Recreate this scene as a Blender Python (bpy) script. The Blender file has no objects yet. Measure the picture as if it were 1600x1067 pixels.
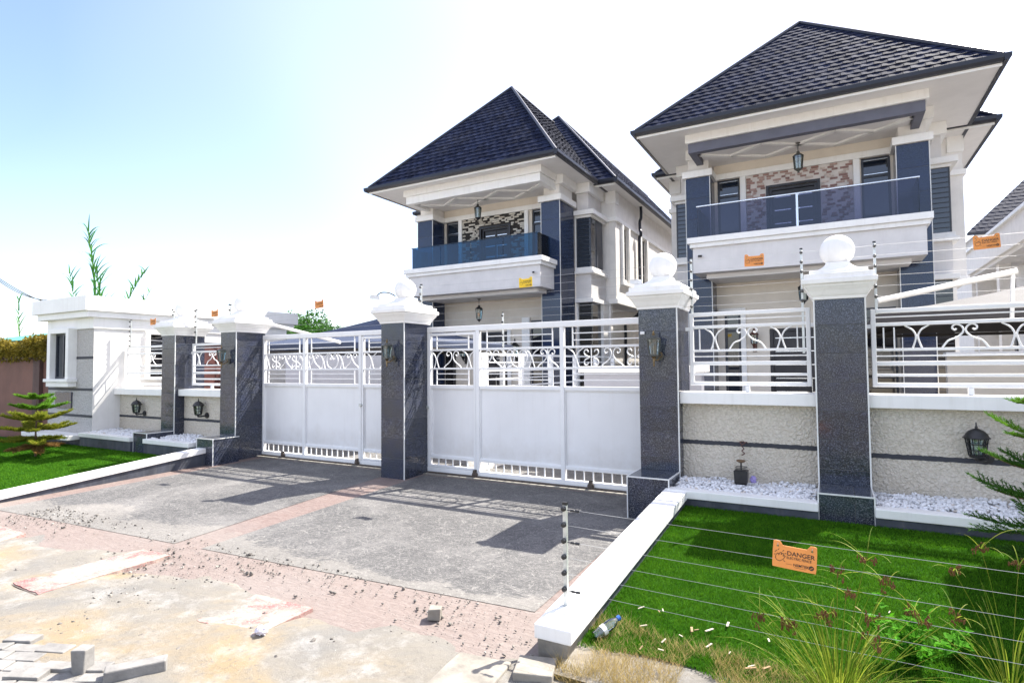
import bpy, bmesh, math, random
import numpy as np
from mathutils import Vector, Matrix
PI = math.pi
rnd = random.Random(7)
scene = bpy.context.scene
col = scene.collection

# ---------------------------------------------------------------- camera
def cam_rot(yaw, pitch, roll):
    fw = Vector((-math.sin(yaw)*math.cos(pitch), math.cos(yaw)*math.cos(pitch), math.sin(pitch)))
    r = Vector((math.cos(yaw), math.sin(yaw), 0)); u = r.cross(fw)
    r2 = r*math.cos(roll)+u*math.sin(roll); u2 = -r*math.sin(roll)+u*math.cos(roll)
    return Matrix((r2, u2, -fw)).transposed()
cd = bpy.data.cameras.new('camera'); cam = bpy.data.objects.new('camera', cd); col.objects.link(cam)
cd.lens = 20.28; cd.sensor_width = 36; cd.clip_end = 2000; cd.clip_start = 0.05
CAM_R = cam_rot(0.507027, 0.0408986, -0.0085622)
cam.matrix_world = Matrix.Translation((0, 0, 1.65)) @ CAM_R.to_4x4()
scene.camera = cam

# ---------------------------------------------------------------- light
SUN = Vector((0.35, 0.73, 1.0)).normalized()          # towards the sun
EL = math.asin(SUN.z); AZ = math.atan2(SUN.x, SUN.y)
world = bpy.data.worlds.new('World'); scene.world = world; world.use_nodes = True
wn = world.node_tree.nodes; wl = world.node_tree.links
for n in list(wn): wn.remove(n)
wout = wn.new('ShaderNodeOutputWorld'); wbg = wn.new('ShaderNodeBackground')
sky = wn.new('ShaderNodeTexSky'); sky.sky_type = 'NISHITA'; sky.sun_disc = False
sky.sun_elevation = EL; sky.sun_rotation = AZ; sky.air_density = 1.0; sky.dust_density = 1.2; sky.ozone_density = 2.5
# thin drifting cloud over the whole sky
wtc = wn.new('ShaderNodeTexCoord'); wmp = wn.new('ShaderNodeMapping'); wmp.inputs['Scale'].default_value = (1.6, 1.6, 2.2); wmp.inputs['Location'].default_value = (7.6, 9.7, 1.2)
wno = wn.new('ShaderNodeTexNoise'); wno.inputs['Scale'].default_value = .5; wno.inputs['Detail'].default_value = 1.6; wno.inputs['Roughness'].default_value = .5
wno.inputs['Distortion'].default_value = .5
wrp = wn.new('ShaderNodeValToRGB'); wrp.color_ramp.elements[0].position = .34; wrp.color_ramp.elements[1].position = .80
wmx = wn.new('ShaderNodeMix'); wmx.data_type = 'RGBA'; wmx.inputs[7].default_value = (8.3, 7.85, 7.3, 1)
wmm = wn.new('ShaderNodeMath'); wmm.operation = 'MULTIPLY'; wmm.inputs[1].default_value = .62
wl.new(wtc.outputs['Generated'], wmp.inputs[0]); wl.new(wmp.outputs[0], wno.inputs['Vector']); wl.new(wno.outputs['Fac'], wrp.inputs[0])
wl.new(wrp.outputs[0], wmm.inputs[0]); wl.new(wmm.outputs[0], wmx.inputs[0]); whs = wn.new('ShaderNodeHueSaturation'); whs.inputs['Saturation'].default_value = 1.0; wl.new(sky.outputs[0], whs.inputs['Color']); wtn = wn.new('ShaderNodeMix'); wtn.data_type = 'RGBA'; wtn.blend_type = 'MULTIPLY'; wtn.inputs[0].default_value = 1; wtn.inputs[7].default_value = (1.03, .955, 1.0, 1); wl.new(whs.outputs[0], wtn.inputs[6]); wl.new(wtn.outputs[2], wmx.inputs[6]); wl.new(wmx.outputs[2], wbg.inputs[0])
wl.new(wbg.outputs[0], wout.inputs[0]); wbg.inputs[1].default_value = 0.085
sl = bpy.data.lights.new('sun', 'SUN'); sl.energy = 3.4; sl.angle = math.radians(.53); sl.color = (1, .95, .865)
so = bpy.data.objects.new('sun', sl); col.objects.link(so); so.rotation_euler = SUN.to_track_quat('Z', 'Y').to_euler()
so.location = (6, 20, 30)
vs = scene.view_settings; vs.view_transform = 'Standard'; vs.look = 'None'; vs.exposure = 2.05; vs.gamma = 1; vs.use_curve_mapping = False

# ---------------------------------------------------------------- materials
MATS = {}
def nodes(name):
    m = bpy.data.materials.new(name); m.use_nodes = True
    nt = m.node_tree; b = nt.nodes['Principled BSDF']; MATS[name] = m
    return m, nt, b
def N(nt, typ, **kw):
    n = nt.nodes.new(typ)
    for k, v in kw.items():
        if k in n.inputs: n.inputs[k].default_value = v
        else: setattr(n, k, v)
    return n
def ramp(nt, fac, stops):
    r = nt.nodes.new('ShaderNodeValToRGB'); e = r.color_ramp.elements
    while len(e) < len(stops): e.new(.5)
    for i, (p, c) in enumerate(stops):
        e[i].position = p; e[i].color = (*c, 1) if len(c) == 3 else c
    nt.links.new(fac, r.inputs[0]); return r.outputs[0]
def mixc(nt, fac, a, b, mode='MIX'):
    m = nt.nodes.new('ShaderNodeMix'); m.data_type = 'RGBA'; m.blend_type = mode
    for i, v in ((0, fac), (6, a), (7, b)):
        if hasattr(v, 'links') or hasattr(v, 'is_linked'): nt.links.new(v, m.inputs[i])
        else: m.inputs[i].default_value = v if i == 0 else ((*v, 1) if len(v) == 3 else v)
    return m.outputs[2]
def coord(nt, scale=(1, 1, 1), rot=(0, 0, 0), obj=True):
    """scene-wide metric coordinates, so that alike pieces are not alike in grain"""
    g = nt.nodes.new('ShaderNodeNewGeometry')
    m = nt.nodes.new('ShaderNodeMapping'); m.inputs['Scale'].default_value = scale; m.inputs['Rotation'].default_value = rot
    nt.links.new(g.outputs['Position'], m.inputs[0]); return m.outputs[0]
def noise(nt, vec, scale, detail=4, rough=.55, dist=0):
    n = N(nt, 'ShaderNodeTexNoise'); n.inputs['Scale'].default_value = scale; n.inputs['Detail'].default_value = detail
    n.inputs['Roughness'].default_value = rough; n.inputs['Distortion'].default_value = dist
    nt.links.new(vec, n.inputs['Vector']); return n.outputs['Fac']
def bump(nt, b, h, strength=.3, dist=.01):
    n = nt.nodes.new('ShaderNodeBump'); n.inputs['Strength'].default_value = strength; n.inputs['Distance'].default_value = dist
    nt.links.new(h, n.inputs['Height']); nt.links.new(n.outputs[0], b.inputs['Normal'])
def objrand(nt):
    return nt.nodes.new('ShaderNodeObjectInfo').outputs['Random']

def mat_paint(name, c, rough=.5, var=.06, bumpy=.06, scale=3.0, streak=0.0, bscale=60, dirt=(.42, .38, .32)):
    m, nt, b = nodes(name); v = coord(nt)
    n1 = noise(nt, v, scale, 6, .6)
    lo = tuple(max(0, x*(1-var*1.6)) for x in c); hi = tuple(min(1, x*(1+var*.6)) for x in c)
    out = ramp(nt, n1, [(.3, lo), (.65, hi)])
    if streak:
        vs_ = coord(nt, (7, 7, .5)); s = noise(nt, vs_, 1.6, 6, .65)
        f = ramp(nt, s, [(.52, (0, 0, 0)), (.8, (streak,)*3)])
        out = mixc(nt, f, out, dirt)
    nt.links.new(out, b.inputs['Base Color']); b.inputs['Roughness'].default_value = rough
    bump(nt, b, noise(nt, v, bscale, 4), bumpy, .004)
    return m
mat_paint('white_paint', (.84, .83, .805), .45, .035, .08, streak=.2)
mat_paint('cap_white', (.84, .825, .795), .55, .04, .15, streak=.22)
mat_paint('gate_white', (.84, .835, .825), .38, .03, .03, streak=.10)
mat_paint('gate_sheet', (.83, .825, .82), .35, .035, .02, 1.2, streak=.12)
# dusty, slightly buckled gate sheets: grime splashed up from the drive
def gate_wear():
    nt = MATS['gate_sheet'].node_tree; b = nt.nodes['Principled BSDF']; v = coord(nt); old = b.inputs['Base Color'].links[0].from_socket
    sx = nt.nodes.new('ShaderNodeSeparateXYZ'); nt.links.new(v, sx.inputs[0])
    mr = N(nt, 'ShaderNodeMapRange'); mr.inputs['From Min'].default_value = .95; mr.inputs['From Max'].default_value = .2; nt.links.new(sx.outputs['Z'], mr.inputs['Value'])
    mu = N(nt, 'ShaderNodeMath', operation='MULTIPLY'); nt.links.new(mr.outputs[0], mu.inputs[0]); nt.links.new(noise(nt, v, 3.2, 7, .7), mu.inputs[1])
    nt.links.new(mixc(nt, ramp(nt, mu.outputs[0], [(.22, (0, 0, 0)), (.62, (.42, .42, .42))]), old, (.50, .44, .36)), b.inputs['Base Color'])
    bump(nt, b, noise(nt, v, 2.1, 2, .4), .35, .03)
gate_wear()
mat_paint('wall_cream', (.72, .655, .565), .7, .04, .12, streak=.06)
mat_paint('wall_white', (.78, .755, .72), .65, .05, .12, streak=.18)
mat_paint('wall_grey', (.68, .66, .65), .65, .05, .12, streak=.15)
mat_paint('soffit_white', (.76, .74, .725), .7, .03, .06)
mat_paint('planter_grey', (.36, .36, .40), .65, .06, .12, streak=.1)
mat_paint('beam_grey', (.12, .125, .165), .55, .08, .1)
mat_paint('dark_base', (.055, .062, .082), .6, .3, .2, 5, streak=.25, dirt=(.25, .24, .23))
mat_paint('stripe', (.035, .038, .05), .6, .2, .3)
mat_paint('brown_wall', (.19, .09, .068), .8, .18, .3, 1.2, streak=.35, dirt=(.16, .10, .08))
mat_paint('brown_post', (.10, .055, .048), .8, .2, .3, streak=.2)
mat_paint('black_metal', (.018, .018, .02), .38, .3, .1, 20)
mat_paint('insulator', (.02, .02, .022), .35, .2, .02)
mat_paint('navy_gutter', (.008, .010, .020), .35, .15, .03)
mat_paint('door_dark', (.022, .021, .026), .4, .25, .05)
mat_paint('door_brown', (.12, .045, .04), .5, .2, .1)
mat_paint('frame_dark', (.04, .045, .06), .4, .2, .03)
mat_paint('lamp_copper', (.10, .035, .025), .4, .3, .1, 30)
mat_paint('brass', (.20, .14, .07), .35, .3, .1, 30)
MATS['brass'].node_tree.nodes['Principled BSDF'].inputs['Metallic'].default_value = .7
mat_paint('pewter', (.09, .09, .078), .42, .3, .15, 30)
mat_paint('galvanised', (.62, .64, .62), .38, .12, .05, 25)
MATS['galvanised'].node_tree.nodes['Principled BSDF'].inputs['Metallic'].default_value = .55
mat_paint('wire', (.55, .55, .53), .35, .1, .0)
MATS['wire'].node_tree.nodes['Principled BSDF'].inputs['Metallic'].default_value = .8
mat_paint('silver', (.70, .72, .74), .25, .05, .0)
MATS['silver'].node_tree.nodes['Principled BSDF'].inputs['Metallic'].default_value = .8
mat_paint('trim_white', (.74, .74, .72), .35, .04, .02, streak=.2)
mat_paint('sign_orange', (.80, .30, .07), .55, .08, .05, 9, streak=.08)
mat_paint('sign_yellow', (.88, .58, .02), .55, .06, .05, 9)
mat_paint('ink', (.045, .03, .02), .6, .1, .0)
mat_paint('canopy_navy', (.035, .05, .095), .75, .2, .3, 2, bscale=150)
mat_paint('canopy_grey', (.055, .052, .055), .8, .12, .5, 2, bscale=120)
mat_paint('canopy_dark', (.03, .026, .024), .8, .2, .2)
mat_paint('compound', (.40, .36, .31), .8, .15, .2, 3)
mat_paint('stem_brown', (.16, .10, .055), .8, .2, .4, 20, bscale=40)
mat_paint('cctv_white', (.74, .74, .73), .35, .03, .0)
mat_paint('concrete_raw', (.24, .22, .187), .9, .25, .7, 6, streak=.3, bscale=35)
mat_paint('paver', (.22, .212, .20), .9, .2, .6, 9, bscale=70)
mat_paint('drybrown', (.30, .20, .10), .8, .3, .3, 15)
mat_paint('deadwood', (.50, .44, .34), .8, .3, .3, 15)
mat_paint('teal_roof', (.10, .38, .34), .6, .2, .1)
mat_paint('pink_house', (.50, .33, .28), .8, .15, .1)
mat_paint('bottle_cap', (.03, .12, .45), .4, .1, .0)
mat_paint('litter_paper', (.72, .68, .75), .6, .15, .3)
mat_paint('litter_purple', (.36, .30, .62), .4, .2, .2)
mat_paint('cable_black', (.02, .02, .02), .5, .1, .0)
mat_paint('wheel_rust', (.10, .075, .06), .7, .4, .2, 40)

def mat_stucco(name, c, dark):
    m, nt, b = nodes(name); v = coord(nt)
    w = N(nt, 'ShaderNodeTexVoronoi', feature='SMOOTH_F1'); w.inputs['Scale'].default_value = 42; w.inputs['Smoothness'].default_value = .6
    nv = N(nt, 'ShaderNodeTexNoise'); nv.inputs['Scale'].default_value = 30; nv.inputs['Detail'].default_value = 3
    nt.links.new(v, nv.inputs['Vector'])
    vm = nt.nodes.new('ShaderNodeVectorMath'); vm.operation = 'MULTIPLY_ADD'; vm.inputs[1].default_value = (.05, .05, .05)
    nt.links.new(nv.outputs['Color'], vm.inputs[0]); nt.links.new(v, vm.inputs[2]); nt.links.new(vm.outputs[0], w.inputs['Vector'])
    cc = ramp(nt, w.outputs['Distance'], [(.25, c), (.72, dark)])
    big = ramp(nt, noise(nt, v, 1.3, 5), [(.3, (.86, .84, .80)), (.7, (1, 1, 1))])
    nt.links.new(mixc(nt, 1.0, cc, big, 'MULTIPLY'), b.inputs['Base Color']); b.inputs['Roughness'].default_value = .9
    inv = ramp(nt, w.outputs['Distance'], [(.2, (1, 1, 1)), (.75, (0, 0, 0))])
    bump(nt, b, inv, .9, .012)
mat_stucco('stucco', (.74, .685, .60), (.60, .545, .46))
mat_stucco('stucco_grey', (.60, .58, .575), (.47, .455, .45))

def mat_granite(name, base, speck, warm, rough=.16):
    m, nt, b = nodes(name); v = coord(nt)
    r = objrand(nt)
    vm = nt.nodes.new('ShaderNodeVectorMath'); vm.operation = 'MULTIPLY_ADD'; vm.inputs[1].default_value = (1, 1, 1)
    cx = nt.nodes.new('ShaderNodeCombineXYZ'); mm = N(nt, 'ShaderNodeMath', operation='MULTIPLY'); mm.inputs[1].default_value = 37
    nt.links.new(r, mm.inputs[0])
    for i in range(3): nt.links.new(mm.outputs[0], cx.inputs[i])
    nt.links.new(v, vm.inputs[0]); nt.links.new(cx.outputs[0], vm.inputs[2]); v2 = vm.outputs[0]
    n1 = noise(nt, v2, 95, 5, .75); n2 = noise(nt, v2, 5, 4, .6); n3 = noise(nt, v2, 240, 2, .7)
    c1 = ramp(nt, n1, [(.38, base), (.5, tuple(x*2.2 for x in base)), (.66, speck)])
    tint = ramp(nt, n2, [(.35, (.85, .9, 1.15)), (.65, warm)])
    c2 = mixc(nt, 1.0, c1, tint, 'MULTIPLY')
    rr = ramp(nt, r, [(0, (.72, .74, .78)), (1, (1.2, 1.16, 1.1))])
    c3 = mixc(nt, 1.0, c2, rr, 'MULTIPLY')
    c4 = mixc(nt, ramp(nt, n3, [(.62, (0, 0, 0)), (.75, (.45, .45, .45))]), c3, speck)
    nt.links.new(c4, b.inputs['Base Color'])
    nt.links.new(ramp(nt, noise(nt, v, 6, 5), [(.3, (rough*.7,)*3), (.75, (rough*2.2,)*3)]), b.inputs['Roughness'])
    bump(nt, b, n2, .03, .01)
mat_granite('granite', (.011, .0135, .0205), (.20, .21, .23), (1.0, .98, .95), .09)
mat_granite('granite_navy', (.006, .0115, .027), (.06, .085, .13), (1.0, 1.0, 1.05), .08)
mat_paint('grout', (.26, .26, .26), .9, .1, .1)

def mat_roof():
    m, nt, b = nodes('roof_tile'); v = coord(nt)
    r = objrand(nt); n1 = noise(nt, v, 9, 5, .7); n2 = noise(nt, v, 140, 3, .8)
    c = ramp(nt, n1, [(.3, (.006, .009, .023)), (.55, (.011, .016, .038)), (.75, (.020, .028, .055))])
    c = mixc(nt, ramp(nt, n2, [(.55, (0, 0, 0)), (.75, (.35, .35, .35))]), c, (.045, .048, .064))
    c = mixc(nt, 1.0, c, ramp(nt, r, [(0, (.62, .62, .66)), (1, (1.6, 1.55, 1.5))]), 'MULTIPLY')
    c = mixc(nt, ramp(nt, noise(nt, v, 1.1, 6, .7), [(.5, (0, 0, 0)), (.8, (.3, .3, .3))]), c, (.06, .06, .065))
    nt.links.new(c, b.inputs['Base Color']); b.inputs['Roughness'].default_value = .72; b.inputs['Specular IOR Level'].default_value = .03
    bump(nt, b, mixc(nt, .35, noise(nt, v, 22, 4), n2), .5, .012)
mat_roof()

def mat_dark_glass(name, c, rough=.03):
    m, nt, b = nodes(name)
    v = coord(nt); nt.links.new(ramp(nt, noise(nt, v, .9, 2), [(.3, tuple(x*.7 for x in c)), (.7, tuple(x*1.3 for x in c))]), b.inputs['Base Color'])
    b.inputs['Roughness'].default_value = rough; b.inputs['Specular IOR Level'].default_value = .8; b.inputs['IOR'].default_value = 1.55
mat_dark_glass('window_glass', (.010, .016, .028))
mat_dark_glass('window_glass_black', (.008, .008, .010))
def mat_tint(name, c, gloss=.12):
    m = bpy.data.materials.new(name); m.use_nodes = True; nt = m.node_tree; MATS[name] = m
    for n in list(nt.nodes): nt.nodes.remove(n)
    o = nt.nodes.new('ShaderNodeOutputMaterial'); t = nt.nodes.new('ShaderNodeBsdfTransparent'); t.inputs[0].default_value = (*c, 1)
    g = nt.nodes.new('ShaderNodeBsdfGlossy'); g.inputs['Roughness'].default_value = .02; g.inputs[0].default_value = (.9, .95, 1, 1)
    f = nt.nodes.new('ShaderNodeFresnel'); f.inputs[0].default_value = 1.5
    a = nt.nodes.new('ShaderNodeMath'); a.operation = 'ADD'; a.inputs[1].default_value = gloss*.3; nt.links.new(f.outputs[0], a.inputs[0])
    mx = nt.nodes.new('ShaderNodeMixShader'); nt.links.new(a.outputs[0], mx.inputs[0]); nt.links.new(t.outputs[0], mx.inputs[1]); nt.links.new(g.outputs[0], mx.inputs[2])
    nt.links.new(mx.outputs[0], o.inputs[0])
mat_tint('rail_glass_blue', (.17, .37, .52), .0)
mat_tint('rail_glass_smoke', (.50, .50, .60), .0)
mat_tint('lantern_glass', (.78, .84, .80), .2)
mat_tint('lantern_frost', (.62, .70, .66), .3)
mat_tint('clear_plastic', (.90, .94, .97), .25)

def mat_leaf(name, a, b_, tr=.35, rough=.55):
    m, nt, b = nodes(name); v = coord(nt)
    n1 = noise(nt, v, 7, 4, .7)
    g = nt.nodes.new('ShaderNodeNewGeometry')
    c = ramp(nt, n1, [(.3, a), (.7, b_)])
    c = mixc(nt, 1.0, c, ramp(nt, g.outputs['Random Per Island'], [(0, (.7, .72, .7)), (1, (1.3, 1.25, 1.1))]), 'MULTIPLY')
    nt.links.new(c, b.inputs['Base Color']); b.inputs['Roughness'].default_value = rough; b.inputs['Specular IOR Level'].default_value = .12
    t = nt.nodes.new('ShaderNodeBsdfTranslucent'); nt.links.new(c, t.inputs[0])
    mx = nt.nodes.new('ShaderNodeMixShader'); mx.inputs[0].default_value = tr
    o = nt.nodes['Material Output']; nt.links.new(b.outputs[0], mx.inputs[1]); nt.links.new(t.outputs[0], mx.inputs[2]); nt.links.new(mx.outputs[0], o.inputs[0])
mat_leaf('turf_blade', (.036, .135, .006), (.088, .225, .012), .3, .9)
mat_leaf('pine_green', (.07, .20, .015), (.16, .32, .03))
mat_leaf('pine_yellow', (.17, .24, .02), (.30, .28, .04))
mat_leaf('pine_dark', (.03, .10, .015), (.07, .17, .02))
mat_leaf('pine_dry', (.22, .12, .04), (.30, .20, .08))
mat_leaf('reed_leaf', (.04, .15, .03), (.09, .24, .05))
mat_leaf('sedge_leaf', (.10, .20, .015), (.27, .29, .04), .4)
mat_leaf('sedge_flower', (.11, .055, .025), (.19, .10, .045), .1)
mat_leaf('dry_grass', (.34, .26, .10), (.50, .40, .20), .3)
mat_leaf('weed_leaf', (.045, .19, .008), (.09, .30, .015), .4, .85)
mat_leaf('vine_leaf', (.12, .11, .015), (.26, .19, .03))
mat_leaf('tree_leaf', (.03, .11, .015), (.07, .18, .03))

def mat_turf():
    m, nt, b = nodes('turf'); v = coord(nt)
    c = ramp(nt, noise(nt, v, 130, 3, .7), [(.3, (.012, .05, .003)), (.6, (.033, .115, .006)), (.8, (.06, .17, .010))])
    c = mixc(nt, 1.0, c, ramp(nt, noise(nt, v, 2.2, 4), [(.3, (.75, .8, .7)), (.7, (1.1, 1.1, 1.1))]), 'MULTIPLY')
    nt.links.new(c, b.inputs['Base Color']); b.inputs['Roughness'].default_value = .9; b.inputs['Specular IOR Level'].default_value = .05
    bump(nt, b, noise(nt, v, 180, 3, .8), .8, .02)
mat_turf()

def mat_pebble():
    m, nt, b = nodes('pebble'); v = coord(nt); g = nt.nodes.new('ShaderNodeNewGeometry')
    c = ramp(nt, g.outputs['Random Per Island'], [(0, (.58, .57, .57)), (.25, (.76, .76, .77)), (.9, (.82, .82, .83)), (1, (.60, .52, .44))])
    nt.links.new(c, b.inputs['Base Color']); b.inputs['Roughness'].default_value = .6
mat_pebble()
def mat_gravel():
    m, nt, b = nodes('gravel'); v = coord(nt); g = nt.nodes.new('ShaderNodeNewGeometry')
    c = ramp(nt, g.outputs['Random Per Island'], [(0, (.07, .063, .055)), (.4, (.13, .12, .11)), (.8, (.21, .19, .165)), (1, (.36, .34, .31))])
    nt.links.new(c, b.inputs['Base Color']); b.inputs['Roughness'].default_value = .9
    bump(nt, b, noise(nt, v, 120, 3), .4, .005)
mat_gravel()

def mat_sand():
    m, nt, b = nodes('sand'); v = coord(nt)
    n1 = noise(nt, v, .75, 7, .62, .6); n2 = noise(nt, v, 22, 5, .75); n3 = noise(nt, v, 240, 3, .8); n4 = noise(nt, v, 4.5, 6, .7)
    c = ramp(nt, n1, [(.38, (.18, .173, .16)), (.50, (.225, .204, .17)), (.64, (.285, .218, .128))])
    c = mixc(nt, ramp(nt, n4, [(.5, (0, 0, 0)), (.72, (.8, .8, .8))]), c, (.36, .35, .33))
    c = mixc(nt, ramp(nt, n2, [(.53, (0, 0, 0)), (.70, (.85, .85, .85))]), c, (.17, .155, .135))
    c = mixc(nt, ramp(nt, n3, [(.57, (0, 0, 0)), (.75, (.7, .7, .7))]), c, (.16, .15, .135))
    nt.links.new(c, b.inputs['Base Color']); b.inputs['Roughness'].default_value = .95
    h = mixc(nt, .4, n2, n3); bump(nt, b, h, .7, .03)
mat_sand()

def mat_stamped(name, cols, dust=.5, crack=(.46, .44, .42), spill=1.0, joints=1.0, thick=0):
    """imprinted concrete: rough slate relief, pale dust in its joints and in worn patches"""
    m, nt, b = nodes(name); v = coord(nt)
    nv = N(nt, 'ShaderNodeTexNoise'); nv.inputs['Scale'].default_value = 2.2; nv.inputs['Detail'].default_value = 3
    nt.links.new(v, nv.inputs['Vector'])
    vm = nt.nodes.new('ShaderNodeVectorMath'); vm.operation = 'MULTIPLY_ADD'; vm.inputs[1].default_value = (.35, .35, .35)
    nt.links.new(nv.outputs['Color'], vm.inputs[0]); nt.links.new(v, vm.inputs[2])
    vo = N(nt, 'ShaderNodeTexVoronoi', feature='DISTANCE_TO_EDGE'); vo.inputs['Scale'].default_value = 4.6; nt.links.new(vm.outputs[0], vo.inputs['Vector'])
    vo2 = N(nt, 'ShaderNodeTexVoronoi', feature='DISTANCE_TO_EDGE'); vo2.inputs['Scale'].default_value = 10.5; nt.links.new(vm.outputs[0], vo2.inputs['Vector'])
    n1 = noise(nt, v, 1.1, 6, .65, .4); n2 = noise(nt, coord(nt, (1, 3.2, 1), (0, 0, .5)), 11, 6, .75, .6); n3 = noise(nt, v, 170, 3, .8)
    c = ramp(nt, n2, [(.3, cols[0]), (.5, cols[1]), (.72, cols[2])])
    gate = noise(nt, v, 1.9, 4, .6)
    j1 = ramp(nt, vo.outputs['Distance'], [(.0, (.45*joints,)*3), (.028, (0, 0, 0))])
    j2 = ramp(nt, vo2.outputs['Distance'], [(.0, (.55*joints,)*3), (.035, (0, 0, 0))])
    jj = mixc(nt, 1.0, j1, j2, 'LIGHTEN')
    jg = mixc(nt, 1.0, jj, ramp(nt, noise(nt, v, 5.5, 4, .7), [(.46, (.0, .0, .0)), (.62, (.95, .95, .95))]), 'MULTIPLY')
    c = mixc(nt, jg, c, crack)
    c = mixc(nt, ramp(nt, n1, [(.46, (0, 0, 0)), (.74, (dust,)*3)]), c, (.22, .21, .20))
    c = mixc(nt, ramp(nt, n3, [(.58, (0, 0, 0)), (.8, (.4, .4, .4))]), c, (.09, .085, .085))
    n5 = noise(nt, coord(nt, (1, 1, 1), (0, 0, .9)), 46, 6, .8, 1.2)
    c = mixc(nt, ramp(nt, n5, [(.50, (0, 0, 0)), (.68, (.8, .8, .8))]), c, crack)
    if thick: c = mixc(nt, ramp(nt, noise(nt, v, 2.6, 6, .7, .5), [(.42, (0, 0, 0)), (.58, (thick,)*3)]), c, (.36, .32, .27))
    # sand walked in from the street side: a spill with a ragged edge
    sx = nt.nodes.new('ShaderNodeSeparateXYZ'); nt.links.new(v, sx.inputs[0])
    mr = N(nt, 'ShaderNodeMapRange'); mr.inputs['From Min'].default_value = 4.2; mr.inputs['From Max'].default_value = 2.9
    nt.links.new(sx.outputs['Y'], mr.inputs['Value'])
    add = N(nt, 'ShaderNodeMath', operation='ADD'); nt.links.new(mr.outputs[0], add.inputs[0]); nt.links.new(n1, add.inputs[1])
    add2 = N(nt, 'ShaderNodeMath', operation='MULTIPLY_ADD'); add2.inputs[1].default_value = .35; nt.links.new(n2, add2.inputs[0]); nt.links.new(add.outputs[0], add2.inputs[2])
    c = mixc(nt, ramp(nt, add2.outputs[0], [(.92, (0, 0, 0)), (1.2, (.3*spill,)*3), (1.7, (.85*spill,)*3)]), c, (.25, .232, .205))
    nt.links.new(c, b.inputs['Base Color']); b.inputs['Roughness'].default_value = .75
    h = mixc(nt, .5, n2, vo.outputs['Distance']); bump(nt, b, h, .8, .025)
mat_stamped('stamped_grey', ((.037, .0365, .038), (.064, .0625, .062), (.115, .112, .108)), .6, (.31, .295, .275), .5, 1.3)
mat_stamped('stamped_pink', ((.118, .076, .064), (.165, .115, .10), (.215, .165, .147)), .35, (.23, .195, .178), .3)
mat_stamped('slab_red', ((.20, .05, .045), (.30, .095, .085), (.40, .20, .17)), 1.0, spill=.0, joints=0, thick=.9)

def mat_cladding(name, cols):
    m, nt, b = nodes(name); r = objrand(nt)
    st = [(i/len(cols), c) for i, c in enumerate(cols)]
    rp = nt.nodes.new('ShaderNodeValToRGB'); rp.color_ramp.interpolation = 'CONSTANT'; e = rp.color_ramp.elements
    while len(e) < len(st): e.new(.5)
    for i, (p, c) in enumerate(st): e[i].position = p; e[i].color = (*c, 1)
    nt.links.new(r, rp.inputs[0]); v = coord(nt)
    c = mixc(nt, 1.0, rp.outputs[0], ramp(nt, noise(nt, v, 30, 4), [(.3, (.75, .75, .75)), (.7, (1.15, 1.15, 1.15))]), 'MULTIPLY')
    nt.links.new(c, b.inputs['Base Color']); b.inputs['Roughness'].default_value = .8
    bump(nt, b, noise(nt, v, 60, 4), .4, .01)
mat_cladding('clad_red', [(.30, .17, .145), (.44, .31, .27), (.34, .21, .18), (.55, .46, .41), (.28, .17, .15), (.40, .27, .235)])
mat_cladding('clad_black', [(.60, .56, .48), (.66, .62, .55), (.03, .025, .02), (.50, .45, .38), (.64, .60, .53)])
mat_paint('clad_back_red', (.66, .61, .57), .85, .1, .3)
mat_paint('clad_back_black', (.035, .03, .028), .85, .2, .3)

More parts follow.
